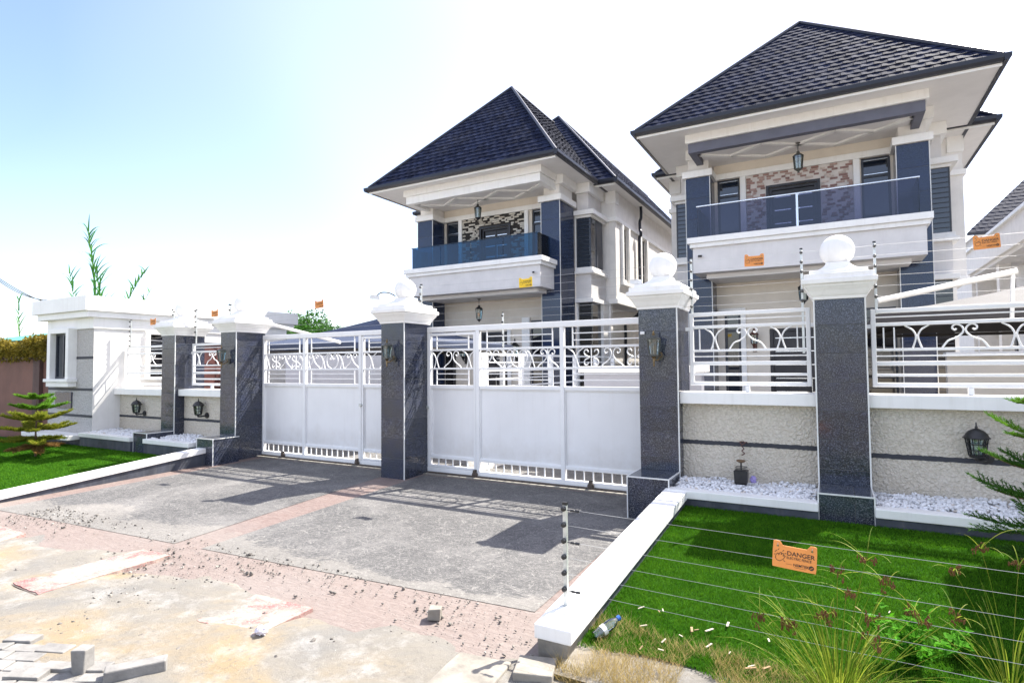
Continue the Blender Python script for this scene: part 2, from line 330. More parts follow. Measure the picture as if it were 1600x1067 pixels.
# ---------------------------------------------------------------- mesh helpers
class MB:
    def __init__(s): s.v = []; s.f = []
    def quad(s, a, b, c, d):
        i = len(s.v); s.v += [a, b, c, d]; s.f.append((i, i+1, i+2, i+3)); return s
    def poly(s, pts):
        i = len(s.v); s.v += list(pts); s.f.append(tuple(range(i, i+len(pts)))); return s
    def box(s, x0, x1, y0, y1, z0, z1):
        i = len(s.v)
        s.v += [(x, y, z) for z in (z0, z1) for x, y in ((x0, y0), (x1, y0), (x1, y1), (x0, y1))]
        s.f += [tuple(i+k for k in q) for q in ((3, 2, 1, 0), (4, 5, 6, 7), (0, 1, 5, 4), (1, 2, 6, 5), (2, 3, 7, 6), (3, 0, 4, 7))]
        return s
    def hexa(s, p):     # 8 corners, bottom 4 then top 4, counter-clockwise
        i = len(s.v); s.v += [tuple(q) for q in p]
        s.f += [tuple(i+k for k in q) for q in ((3, 2, 1, 0), (4, 5, 6, 7), (0, 1, 5, 4), (1, 2, 6, 5), (2, 3, 7, 6), (3, 0, 4, 7))]
        return s
    def bar(s, a, b, w, h, up=(0, 0, 1)):
        a = Vector(a); b = Vector(b); d = (b-a).normalized(); sx = d.cross(Vector(up))
        if sx.length < 1e-5: sx = d.cross(Vector((1, 0, 0)))
        sx.normalize(); u = sx.cross(d).normalized(); x = sx*(w/2); y = u*(h/2)
        return s.hexa([a-x-y, a+x-y, b+x-y, b-x-y, a-x+y, a+x+y, b+x+y, b-x+y])
    def stack(s, cx, cy, prof):    # square mouldings: (half x, half y, z) rings
        i = len(s.v)
        for hx, hy, z in prof: s.v += [(cx-hx, cy-hy, z), (cx+hx, cy-hy, z), (cx+hx, cy+hy, z), (cx-hx, cy+hy, z)]
        for k in range(len(prof)-1):
            for j in range(4):
                a = i+4*k+j; b = i+4*k+(j+1) % 4; s.f.append((a, b, b+4, a+4))
        s.f.append((i+3, i+2, i+1, i)); t = i+4*(len(prof)-1); s.f.append((t, t+1, t+2, t+3)); return s
    def lathe(s, prof, n=16, c=(0, 0, 0), axis='Z'):
        i = len(s.v)
        for r, z in prof:
            for k in range(n):
                a = 2*PI*k/n; p = (r*math.cos(a), r*math.sin(a), z)
                if axis == 'Y': p = (p[0], p[2], p[1])
                if axis == 'X': p = (p[2], p[0], p[1])
                s.v.append((p[0]+c[0], p[1]+c[1], p[2]+c[2]))
        for k in range(len(prof)-1):
            for j in range(n): s.f.append((i+k*n+j, i+k*n+(j+1) % n, i+(k+1)*n+(j+1) % n, i+(k+1)*n+j))
        s.f.append(tuple(i+j for j in reversed(range(n)))); t = i+n*(len(prof)-1); s.f.append(tuple(t+j for j in range(n))); return s
    def ball(s, c, r, n=16, m=10, sc=(1, 1, 1)):
        i = len(s.v)
        for a in range(1, m):
            for k in range(n):
                t = PI*a/m; p = 2*PI*k/n
                s.v.append((c[0]+r*sc[0]*math.sin(t)*math.cos(p), c[1]+r*sc[1]*math.sin(t)*math.sin(p), c[2]-r*sc[2]*math.cos(t)))
        for a in range(m-2):
            for k in range(n): s.f.append((i+a*n+k, i+a*n+(k+1) % n, i+(a+1)*n+(k+1) % n, i+(a+1)*n+k))
        b = len(s.v); s.v += [(c[0], c[1], c[2]-r*sc[2]), (c[0], c[1], c[2]+r*sc[2])]
        for k in range(n):
            s.f.append((b, i+(k+1) % n, i+k)); s.f.append((b+1, i+(m-2)*n+k, i+(m-2)*n+(k+1) % n))
        return s
    def tube(s, pts, r, n=6, taper=None, cap=True):
        pts = [Vector(p) for p in pts]; i = len(s.v); L = len(pts); prev = None
        for k, p in enumerate(pts):
            d = (pts[min(k+1, L-1)]-pts[max(k-1, 0)]).normalized()
            if prev is None:
                u = d.cross(Vector((0, 1, 0)))
                if u.length < .2: u = d.cross(Vector((1, 0, 0)))
            else: u = prev-d*prev.dot(d)
            u.normalize(); prev = u; w = d.cross(u)
            rr = r if taper is None else r+(taper-r)*k/(L-1)
            for j in range(n):
                a = 2*PI*j/n; s.v.append(tuple(p+u*(rr*math.cos(a))+w*(rr*math.sin(a))))
        for k in range(L-1):
            for j in range(n): s.f.append((i+k*n+j, i+k*n+(j+1) % n, i+(k+1)*n+(j+1) % n, i+(k+1)*n+j))
        if cap: s.f.append(tuple(i+j for j in reversed(range(n)))); t = i+n*(L-1); s.f.append(tuple(t+j for j in range(n)))
        return s
    def prism(s, poly, y0, y1):     # outline in XZ, thickness along Y
        i = len(s.v); n = len(poly)
        s.v += [(x, y0, z) for x, z in poly]+[(x, y1, z) for x, z in poly]
        s.f.append(tuple(range(i, i+n))); s.f.append(tuple(i+n+k for k in reversed(range(n))))
        for k in range(n): s.f.append((i+k, i+n+k, i+n+(k+1) % n, i+(k+1) % n))
        return s
    def panel(s, x0, x1, z0, z1, y0, y1, holes):   # wall sheet in XZ with rectangular openings, real reveals
        xs = sorted({x0, x1, *[h[0] for h in holes], *[h[1] for h in holes]}); zs = sorted({z0, z1, *[h[2] for h in holes], *[h[3] for h in holes]})
        def solid(i, j):
            if i < 0 or j < 0 or i >= len(xs)-1 or j >= len(zs)-1: return False
            cx = (xs[i]+xs[i+1])/2; cz = (zs[j]+zs[j+1])/2
            return not any(h[0] < cx < h[1] and h[2] < cz < h[3] for h in holes)
        for i in range(len(xs)-1):
            for j in range(len(zs)-1):
                if not solid(i, j): continue
                a, b, c, d = xs[i], xs[i+1], zs[j], zs[j+1]
                s.quad((a, y0, c), (b, y0, c), (b, y0, d), (a, y0, d)); s.quad((b, y1, c), (a, y1, c), (a, y1, d), (b, y1, d))
                if not solid(i-1, j): s.quad((a, y1, c), (a, y0, c), (a, y0, d), (a, y1, d))
                if not solid(i+1, j): s.quad((b, y0, c), (b, y1, c), (b, y1, d), (b, y0, d))
                if not solid(i, j-1): s.quad((a, y1, c), (b, y1, c), (b, y0, c), (a, y0, c))
                if not solid(i, j+1): s.quad((a, y0, d), (b, y0, d), (b, y1, d), (a, y1, d))
        return s
    def xform(s, M): s.v = [tuple(M @ Vector(p)) for p in s.v]; return s
    def add(s, o, off=(0, 0, 0)):
        i = len(s.v); s.v += [(p[0]+off[0], p[1]+off[1], p[2]+off[2]) for p in o.v]; s.f += [tuple(i+k for k in f) for f in o.f]; return s
    def mesh(s, name, mat, smooth=0, bevel=0):
        me = bpy.data.meshes.new(name); me.from_pydata(s.v, [], s.f)
        if bevel:
            bm = bmesh.new(); bm.from_mesh(me); bmesh.ops.remove_doubles(bm, verts=bm.verts, dist=1e-5)
            es = [e for e in bm.edges if len(e.link_faces) == 2 and e.calc_face_angle() > .5]
            bmesh.ops.bevel(bm, geom=es, offset=bevel, segments=2, affect='EDGES', clamp_overlap=True, profile=.5)
            bm.to_mesh(me); bm.free()
        if smooth:
            me.polygons.foreach_set('use_smooth', [True]*len(me.polygons)); me.set_sharp_from_angle(angle=math.radians(smooth))
        me.materials.append(MATS[mat]); me.update(); return me
    def build(s, name, mat, parent=None, smooth=0, bevel=0, **k): return put(name, s.mesh(name, mat, smooth, bevel), parent, **k)

WORLD = {}
def put(name, me, parent=None, loc=(0, 0, 0), rot=(0, 0, 0), scale=(1, 1, 1), kind=None, label=None, cat=None, group=None):
    o = bpy.data.objects.new(name, me); col.objects.link(o)
    o.location = loc; o.rotation_euler = rot; o.scale = scale
    M = Matrix.Translation(loc) @ Vector_euler(rot) @ Matrix.Diagonal((*scale, 1)); WORLD[o.name] = M
    if parent is not None: o.parent = parent; o.matrix_parent_inverse = WORLD[parent.name].inverted()
    tag(o, label, cat, group, kind); return o
def Vector_euler(r):
    from mathutils import Euler
    return Euler(r).to_matrix().to_4x4()
def tag(o, label=None, cat=None, group=None, kind=None):
    if label: o['label'] = label
    if cat: o['category'] = cat
    if group: o['group'] = group
    if kind: o['kind'] = kind
    return o
def thing(name, label, cat, loc=(0, 0, 0), group=None):
    return put(name, None, None, loc, label=label, cat=cat, group=group)
CACHE = {}
def cached(key, fn):
    if key not in CACHE: CACHE[key] = fn()
    return CACHE[key]
def bez(pts, n=6):           # Catmull-Rom through the points
    P = [Vector(p) for p in pts]; out = []
    for i in range(len(P)-1):
        p0 = P[max(i-1, 0)]; p1 = P[i]; p2 = P[i+1]; p3 = P[min(i+2, len(P)-1)]
        for k in range(n):
            t = k/n; out.append(.5*((2*p1)+(p2-p0)*t+(2*p0-5*p1+4*p2-p3)*t*t+(3*p1-p0-3*p2+p3)*t*t*t))
    out.append(P[-1]); return out
def npmesh(name, verts, faces, mat):
    """big meshes from arrays (faces all with the same corner count)"""
    me = bpy.data.meshes.new(name); nv = len(verts); nf, k = faces.shape
    me.vertices.add(nv); me.vertices.foreach_set('co', verts.astype(np.float32).ravel())
    me.loops.add(nf*k); me.loops.foreach_set('vertex_index', faces.astype(np.int32).ravel())
    me.polygons.add(nf); me.polygons.foreach_set('loop_start', np.arange(0, nf*k, k, dtype=np.int32))
    me.update(calc_edges=True); me.validate(); me.materials.append(MATS[mat]); return me

# ================================================================ ground
def zd(y): return -0.0192*max(7.2-y, -.0) if y < 7.2 else 0.0
def zr(y): return .19+(y-6.1)*.071          # lawn by the right-hand kerb
def zl(y): return .07+(y-6.1)*.05           # lawn by the guard house
np.random.seed(5)
def vnoise(x, y, s, seed=0):
    """smooth value noise on arrays"""
    r = np.random.RandomState(seed); T = r.rand(64, 64)
    u = x*s; v = y*s; i = np.floor(u).astype(int); j = np.floor(v).astype(int); a = u-i; b = v-j
    a = a*a*(3-2*a); b = b*b*(3-2*b); g = lambda p, q: T[p % 64, q % 64]
    return (g(i, j)*(1-a)+g(i+1, j)*a)*(1-b)+(g(i, j+1)*(1-a)+g(i+1, j+1)*a)*b
MB().quad((-400, -300, -.16), (400, -300, -.16), (400, 500, -.16), (-400, 500, -.16)).build('ground', 'sand', kind='structure')
MB().quad((-30, 7.3, -.004), (30, 7.3, -.004), (30, 60, -.004), (-30, 60, -.004)).build('compound_paving', 'stamped_grey', kind='structure')

def sand_sheet():
    xs = np.arange(-12.5, -1.35, .045); ys = np.arange(.2, 3.95, .045); X, Y = np.meshgrid(xs, ys)
    edge = 3.02+(X+1.9)*.045+(vnoise(X, Y, 2.1, 3)-.5)*.55
    lift = np.clip((edge-Y)*.10, -.05, .014)
    base = -.0192*(7.2-np.maximum(Y, 2.9))
    Z = base+.006+lift+(vnoise(X, Y, 1.3, 1)-.5)*.03*np.clip((3.3-Y), 0, 1)+(vnoise(X, Y, 5, 2)-.5)*.016+(vnoise(X, Y, 14, 4)-.5)*.008
    V = np.stack([X, Y, Z], -1).reshape(-1, 3); ny, nx = X.shape; I = np.arange(nx*ny).reshape(ny, nx)
    F = np.stack([I[:-1, :-1], I[:-1, 1:], I[1:, 1:], I[1:, :-1]], -1).reshape(-1, 4)
    o = put('sand_verge', npmesh('sand_verge', V, F, 'sand'), kind='structure'); o.data.polygons.foreach_set('use_smooth', [True]*len(o.data.polygons))
sand_sheet()
def SZ(x, y): return -.0192*(7.2-max(y, 2.9))+.004

def sheet(name, pts, mat, dz, parent=None, kind=None):
    m = MB(); m.poly([(x, y, zd(y)+dz) for x, y in pts]); return m.build(name, mat, parent, kind=kind)
def yb(x): return 3.64+(x+1.9)*.063        # inner line of the street-side border
drive = sheet('driveway', [(-9.50, 2.25), (-1.55, 2.7), (-1.55, 7.2), (-9.50, 7.2)], 'stamped_pink', 0, kind='structure')
sheet('imprinted_field', [(-9.12, yb(-9.12)), (-5.70, yb(-5.7)), (-6.02, 7.05), (-9.12, 7.05)], 'stamped_grey', .004, drive)
sheet('imprinted_field', [(-5.31, yb(-5.31)), (-1.86, yb(-1.86)), (-1.86, 7.05), (-5.46, 7.05)], 'stamped_grey', .004, drive)
MB().box(-9.9, -1.5, 7.1, 7.46, -.05, .012).build('gate_threshold', 'concrete_raw', kind='structure')
for x0, x1 in ((-9.36, -6.0), (-5.48, -2.02)):
    MB().bar((x0, 7.195, .016), (x1, 7.195, .016), .02, .03).build('gate_track', 'wheel_rust', bevel=0, label=('rusty gate wheel track on the guard house side of the centre pillar' if x0 < -7 else 'rusty gate wheel track between centre pillar and kerb pillar'), cat='gate track')

# lawns
def lawn(name, x0, x1, y0, y1, zf, n, hw, vis, lab, seed, ragged=False):
    m = MB(); k = 30
    for i in range(k):
        a = y0+(y1-y0)*i/k; b = y0+(y1-y0)*(i+1)/k; m.quad((x0, a, zf(a)), (x1, a, zf(a)), (x1, b, zf(b)), (x0, b, zf(b)))
    m.build(name, 'turf', kind='structure')
    r = np.random.RandomState(seed); x = r.uniform(vis[0], vis[1], n); y = r.uniform(vis[2], y1-.01, n)
    if ragged:
        e = 3.27+(vnoise(x, y, 2.3, 9)-.5)*.5; ok = y > e; x = x[ok]; y = y[ok]; n = len(x)
    z = np.array([zf(0), zf(1)]); z = z[0]+(z[1]-z[0])*y
    a = r.uniform(0, 2*PI, n); h = r.uniform(.7, 1.25, n)*hw[1]; w = hw[0]*r.uniform(.7, 1.3, n)
    la = r.uniform(0, 2*PI, n); ll = r.uniform(.1, .8, n)*h
    V = np.empty((n, 3, 3)); dx = np.cos(a)*w; dy = np.sin(a)*w
    V[:, 0] = np.stack([x-dx, y-dy, z-.002], 1); V[:, 1] = np.stack([x+dx, y+dy, z-.002], 1)
    V[:, 2] = np.stack([x+np.cos(la)*ll, y+np.sin(la)*ll, z+h], 1)
    put('turf_blades', npmesh('turf_blades', V.reshape(-1, 3), np.arange(3*n).reshape(-1, 3), 'turf_blade'), kind='stuff', label=lab, cat='grass')
lawn('lawn_right', -1.37, 7, 3.30, 6.11, zr, 190000, (.0028, .020), (-1.37, 2.3, 3.0), 'bright green turf of the lawn with the hanging danger sign', 1, True)
lawn('lawn_left', -21, -9.62, 2.2, 6.11, zl, 90000, (.004, .022), (-17, -9.62, 3.0), 'bright green turf of the lawn below the guard house', 2)

# white-capped kerb walls either side of the drive
def kerb(label, xa, xb, y0, y1, zt, zb0, raw_end):
    t = thing('kerb_wall', label, 'kerb', ((xa+xb)/2, (y0+y1)/2, 0)); n = 5
    for i in range(1):
        th = .085
        MB().hexa([(xa, y0, zt(y0)-th), (xb, y0, zt(y0)-th), (xb, y1, zt(y1)-th), (xa, y1, zt(y1)-th), (xa, y0, zt(y0)), (xb, y0, zt(y0)), (xb, y1, zt(y1)), (xa, y1, zt(y1))]).build('coping', 'white_paint', t, bevel=.008)
    ys = y0+.45 if raw_end else y0
    g = .022
    MB().hexa([(xa+g, ys, -.2), (xb-g, ys, -.2), (xb-g, y1, -.2), (xa+g, y1, -.2), (xa+g, ys, zt(ys)-th-.001), (xb-g, ys, zt(ys)-th-.001), (xb-g, y1, zt(y1)-th-.001), (xa+g, y1, zt(y1)-th-.001)]).build('base', 'dark_base', t)
    if raw_end:
        m = MB().hexa([(xa+g, y0+.02, -.2), (xb-g-.03, y0+.03, -.2), (xb-g, ys, -.2), (xa+g, ys, -.2), (xa+g-.01, y0+.012, zt(y0)-th-.002), (xb-g, y0+.012, zt(y0)-th-.002), (xb-g, ys, zt(ys)-th-.002), (xa+g, ys, zt(ys)-th-.002)])
        m.build('broken_end', 'concrete_raw', t, bevel=.01, label='bare broken concrete end of the kerb')
kerb('white capped sloping kerb wall with an electric fence post on its broken end', -1.58, -1.345, 3.08, 6.16, lambda y: .345+(y-6.15)*.069, 0, True)
kerb('white capped sloping kerb wall beside the young conifer lawn', -9.67, -9.445, 2.5, 6.16, lambda y: .265+(y-6.1)*.078, 0, False)

# ================================================================ fence pillars
GR = 'granite'
def tile_mesh(w, h, t=.008, m=GR):
    return cached(('tile', round(w, 3), round(h, 3), round(t, 3), m), lambda: MB().box(-w/2, w/2, -t, 0, -h/2, h/2).mesh('granite_tile', m, bevel=.0015))
def tiled_face(parent, ax, a0, a1, z0, z1, pos, rows, cols=1, m=GR, gap=.004, name='granite_tile', brk=None):
    """tiles on a face; ax 'F' front (-Y), 'R' right (+X), 'L' left (-X), 'T' top"""
    if brk is None: brk = [z0+(z1-z0)*i/rows for i in range(rows+1)]
    for i in range(len(brk)-1):
        for j in range(cols):
            b0 = a0+(a1-a0)*j/cols; b1 = a0+(a1-a0)*(j+1)/cols; w = b1-b0-gap; h = brk[i+1]-brk[i]-gap
            c = (b0+b1)/2; zc = (brk[i]+brk[i+1])/2; me = tile_mesh(w, h, m=m)
            if ax == 'F': put(name, me, parent, (c, pos, zc))
            elif ax == 'R': put(name, me, parent, (pos, c, zc), (0, 0, PI/2))
            elif ax == 'L': put(name, me, parent, (pos, c, zc), (0, 0, -PI/2))
def top_tile(parent, x0, x1, y0, y1, z, m=GR):
    w = x1-x0; d = y1-y0; put('granite_tile', tile_mesh(w, d, m=m), parent, ((x0+x1)/2, (y0+y1)/2, z), (-PI/2, 0, 0))
PW = .45; PY0, PY1 = 6.66, 7.27
def pillar(x0, label, block=None, zg=0.0, trims=(1, 1), bw=PW):
    x1 = x0+PW; cx = (x0+x1)/2; cy = (PY0+PY1)/2
    t = thing('gate_pillar', label, 'pillar', (cx, cy, 0))
    MB().box(x0+.009, x1-.009, PY0+.009, PY1-.009, -.15, 2.295).build('core', 'grout', t)
    brk = [max(zg-.05, -.1)]+[.29*k for k in range(1, 8)]+[2.29]
    tiled_face(t, 'F', x0+.006, x1-.006, 0, 0, PY0+.009, 8, brk=brk)
    tiled_face(t, 'R', PY0+.006, PY1, 0, 0, x1-.009, 8, brk=brk); tiled_face(t, 'L', PY0+.006, PY1, 0, 0, x0+.009, 8, brk=brk)
    for s, on in ((0, trims[0]), (1, trims[1])):
        if on:
            xx = (x0, x1)[s]; MB().box(xx-.007, xx+.007, PY0-.006, PY0+.008, max(zg-.05, -.1), 2.289).build('corner_trim', 'trim_white', t, bevel=.002)
    h = PW/2; d = (PY1-PY0)/2
    cap = MB().stack(cx, cy, [(h+.012, d+.012, 2.289), (h+.016, d+.016, 2.315), (h+.03, d+.03, 2.335), (h+.05, d+.05, 2.375), (h+.082, d+.082, 2.42), (h+.086, d+.086, 2.435), (h+.108, d+.108, 2.445),
        (h+.110, d+.110, 2.49), (h+.085, d+.085, 2.497), (h+.083, d+.083, 2.545), (h+.035, d+.035, 2.552), (h+.033, d+.033, 2.585), (h-.035, d-.05, 2.597), (h-.075, d-.125, 2.625), (.118, .125, 2.66), (.105, .105, 2.695)]).build('cap', 'cap_white', t, bevel=.003)
    MB().ball((cx, cy, 2.825), .165, 28, 18).build('ball', 'cap_white', t, smooth=80)
    if block:
        zb, bx = .435, x0 if block is True else block
        by0, by1 = 6.15, PY0-.012
        b = MB().box(bx+.009, bx+bw-.009, by0+.009, by1, -.15, zb-.009).build('footing_block', 'grout', t)
        tiled_face(b, 'F', bx+.006, bx+bw*.66, 0, 0, by0+.009, 1, brk=[zg-.06, zb-.003]); tiled_face(b, 'F', bx+bw*.66, bx+bw-.006, 0, 0, by0+.009, 1, brk=[zg-.06, zb-.003])
        for s, ax in ((bx+bw-.009, 'R'), (bx+.009, 'L')): tiled_face(b, ax, by0+.006, by1-.002, 0, 0, s, 1, brk=[zg-.06, zb-.003])
        top_tile(b, bx+.006, bx+bw*.66-.002, by0+.006, by1, zb-.009); top_tile(b, bx+bw*.66+.002, bx+bw-.006, by0+.006, by1, zb-.009)
        tr = MB()
        for xx in (bx, bx+bw): tr.box(xx-.006, xx+.006, by0-.005, by0+.007, zg-.06, zb-.012)
        tr.box(bx-.006, bx+bw+.006, by0-.0055, by0+.0065, zb-.012, zb+.001)
        for xx in (bx, bx+bw): tr.box(xx-.0062, xx+.0058, by0+.0066, by1, zb-.0115, zb+.0005)
        tr.build('edge_trim', 'trim_white', b)
    return t
PX = dict(A=-11.69, B=-9.83, C=-5.97, D=-1.995, E=-.155)
pillar(PX['A'], 'granite clad pillar with white ball cap between the two low wall lanterns', True, .07, (0, 1))
pillar(PX['B'], 'granite pillar with ball cap and lantern where the left-hand kerb wall meets the gate', -9.70, 0, (0, 1))
pillar(PX['C'], 'granite pillar with ball cap and lantern standing between the two white gates', None, 0, (0, 1))
pillar(PX['D'], 'granite pillar with ball cap and lantern beside the sloping kerb with the fence post', True, 0, (0, 1))
pillar(PX['E'], 'wide-looking granite pillar with ball cap standing on the lawn between railing panels', True, .19, (1, 1))

# ================================================================ low fence walls
def low_wall(label, x0, x1, zc, zs, zp, zg, stuc='stucco', seed=1):
    """stucco wall, coping, painted stripe and pebble planter at its foot"""
    t = thing('fence_wall', label, 'wall', ((x0+x1)/2, 7.3, 0))
    MB().box(x0, x1, 6.86, 7.06, -.12, zc-.125).build('wall', stuc, t)
    MB().box(x0-.0, x1, 6.73, 7.14, zc-.127, zc).build('coping', 'white_paint', t, bevel=.006)
    # hand-painted stripe with a ragged edge
    m = MB(); n = max(8, int((x1-x0)/.02)); r = random.Random(seed); zz = [(zs-.024+r.uniform(-.0035, .0035), zs+.024+r.uniform(-.0035, .0035)) for _ in range(n+1)]
    for i in range(n):
        a = x0+(x1-x0)*i/n; b = x0+(x1-x0)*(i+1)/n; m.quad((a, 6.8565, zz[i][0]), (b, 6.8565, zz[i+1][0]), (b, 6.8565, zz[i+1][1]), (a, 6.8565, zz[i][1]))
    m.build('painted_stripe', 'stripe', t)
    MB().box(x0, x1, 6.075, 6.235, zp-.08, zp).build('planter_kerb', 'white_paint', t, bevel=.007)
    MB().box(x0, x1, 6.10, 6.22, zg-.2, zp-.081).build('planter_base', 'dark_base', t)
    return t
def icosa():
    p = (1+5**.5)/2; V = np.array([(-1, p, 0), (1, p, 0), (-1, -p, 0), (1, -p, 0), (0, -1, p), (0, 1, p), (0, -1, -p), (0, 1, -p), (p, 0, -1), (p, 0, 1), (-p, 0, -1), (-p, 0, 1)])/1.9
    F = np.array([(0, 11, 5), (0, 5, 1), (0, 1, 7), (0, 7, 10), (0, 10, 11), (1, 5, 9), (5, 11, 4), (11, 10, 2), (10, 7, 6), (7, 1, 8), (3, 9, 4), (3, 4, 2), (3, 2, 6), (3, 6, 8), (3, 8, 9), (4, 9, 5), (2, 4, 11), (6, 2, 10), (8, 6, 7), (9, 8, 1)])
    return V, F
def scatter_stones(name, pos, size, mat, seed, flat=.7, **kw):
    r = np.random.RandomState(seed); IV, IF = icosa(); n = len(pos)
    q = r.normal(size=(n, 3, 3)); q, _ = np.linalg.qr(q)
    sc = np.stack([size*r.uniform(.75, 1.3, n), size*r.uniform(.6, 1.0, n), size*r.uniform(.4, .8, n)], 1)
    L = IV[None]*(1+r.uniform(-.18, .18, (n, 12, 1)))*sc[:, None, :]
    V = np.einsum('nij,nkj->nki', q, L); V[..., 2] *= flat; V += pos[:, None, :]
    F = IF[None]+12*np.arange(n)[:, None, None]
    o = put(name, npmesh(name, V.reshape(-1, 3), F.reshape(-1, 3), mat), **kw)
    return o
def pebbles(x0, x1, zp, seed, label):
    r = np.random.RandomState(seed); n = int((x1-x0)*.65*2300)
    x = r.uniform(x0+.02, x1-.02, n); y = r.uniform(6.21, 6.85, n)
    z = zp-.012+(y-6.2)*.02+(vnoise(x, y, 6, seed)-.5)*.05+r.uniform(-.02, .012, n)
    MB().quad((x0, 6.2, zp-.035), (x1, 6.2, zp-.035), (x1, 6.9, zp-.02), (x0, 6.9, zp-.02)).build('planter_bed', 'pebble', kind='structure')
    scatter_stones('pebbles', np.stack([x, y, z], 1), .0195*r.uniform(.7, 1.45, n), 'pebble', seed, .8, kind='stuff', label=label, cat='pebbles')
low_wall('beige stucco wall with white coping above the pebble bed holding the broken lamp', PX['D']+PW, PX['E'], 1.323, .752, .35, .15, seed=1)
low_wall('beige stucco wall with white coping and black lantern behind the larger conifer', PX['E']+PW, 1.86, 1.323, .715, .35, .15, seed=2)
low_wall('stucco wall with lantern and white coping running into the guard house side', -13.58, PX['A'], 1.222, .63, .34, .04, seed=3)
low_wall('short stucco wall with lantern and white coping between the two left-hand pillars', PX['A']+PW, PX['B'], 1.232, .64, .34, .04, seed=4)
pebbles(PX['D']+PW, PX['E'], .35, 11, 'white pebbles around the broken lamp'); pebbles(PX['E']+PW, 1.86, .35, 12, 'white pebbles under the wall behind the larger conifer')
pebbles(-13.58, PX['A'], .34, 13, 'white pebbles in the bed beside the guard house'); pebbles(PX['A']+PW, PX['B'], .34, 14, 'white pebbles in the bed between the two left-hand pillars')

# ================================================================ scroll iron work
def scroll_half(kind):
    return {'lyre': [(.62, 0), (.50, .13), (.26, .30), (.10, .48), (.05, .66), (.09, .84), (.2, .96), (.34, .96), (.42, .85), (.39, .73), (.30, .70), (.25, .77)],
            'lyre_kink': [(.78, 0), (.62, .24), (.50, .33), (.28, .42), (.10, .58), (.04, .74), (.10, .90), (.24, .98), (.38, .94), (.42, .82), (.34, .74), (.27, .80)],
            'hour': [(.17, 0), (.10, .2), (.04, .45), (.06, .62), (.18, .82), (.44, 1.0)],
            'three': [(.17, .22), (.22, .12), (.34, .11), (.40, .24), (.33, .38), (.10, .50), (.33, .62), (.40, .76), (.34, .89), (.22, .88), (.17, .78)],
            'heart': [(.10, 0), (.36, .13), (.50, .36), (.52, .62), (.42, .86), (.26, .97), (.10, .88), (.05, .70), (.14, .60), (.22, .68)]}[kind]
def scroll_mesh(kind, side, h, r=.0085, mat='gate_white'):
    def mk():
        pts = [(side*x*h, 0, z*h) for x, z in scroll_half(kind)]
        return MB().tube(bez(pts, 4), r, 6).mesh('scroll', mat, smooth=60)
    return cached(('scroll', kind, side, round(h, 3), r), mk)
def scroll(parent, kind, x, y, z0, h, sides=(-1, 1), barv=False):
    for s in sides: put('scroll', scroll_mesh(kind, s, h), parent, (x, y, z0))
    if barv: put('scroll_bar', cached(('sbar', round(h, 3)), lambda: MB().box(-.006, .006, -.006, .006, 0, h).mesh('scroll_bar', 'gate_white')), parent, (x, y, z0))
def rail(name, parent, x0, x1, y, z, h, d=None, mat='gate_white'):
    d = d or h; return MB().box(x0, x1, y-d/2, y+d/2, z-h/2, z+h/2).build(name, mat, parent, bevel=min(h, d)*.12)
def stile(name, parent, x, y, z0, z1, w, d=None, mat='gate_white'):
    d = d or w; return MB().box(x-w/2, x+w/2, y-d/2, y+d/2, z0, z1).build(name, mat, parent, bevel=min(w, d)*.12)

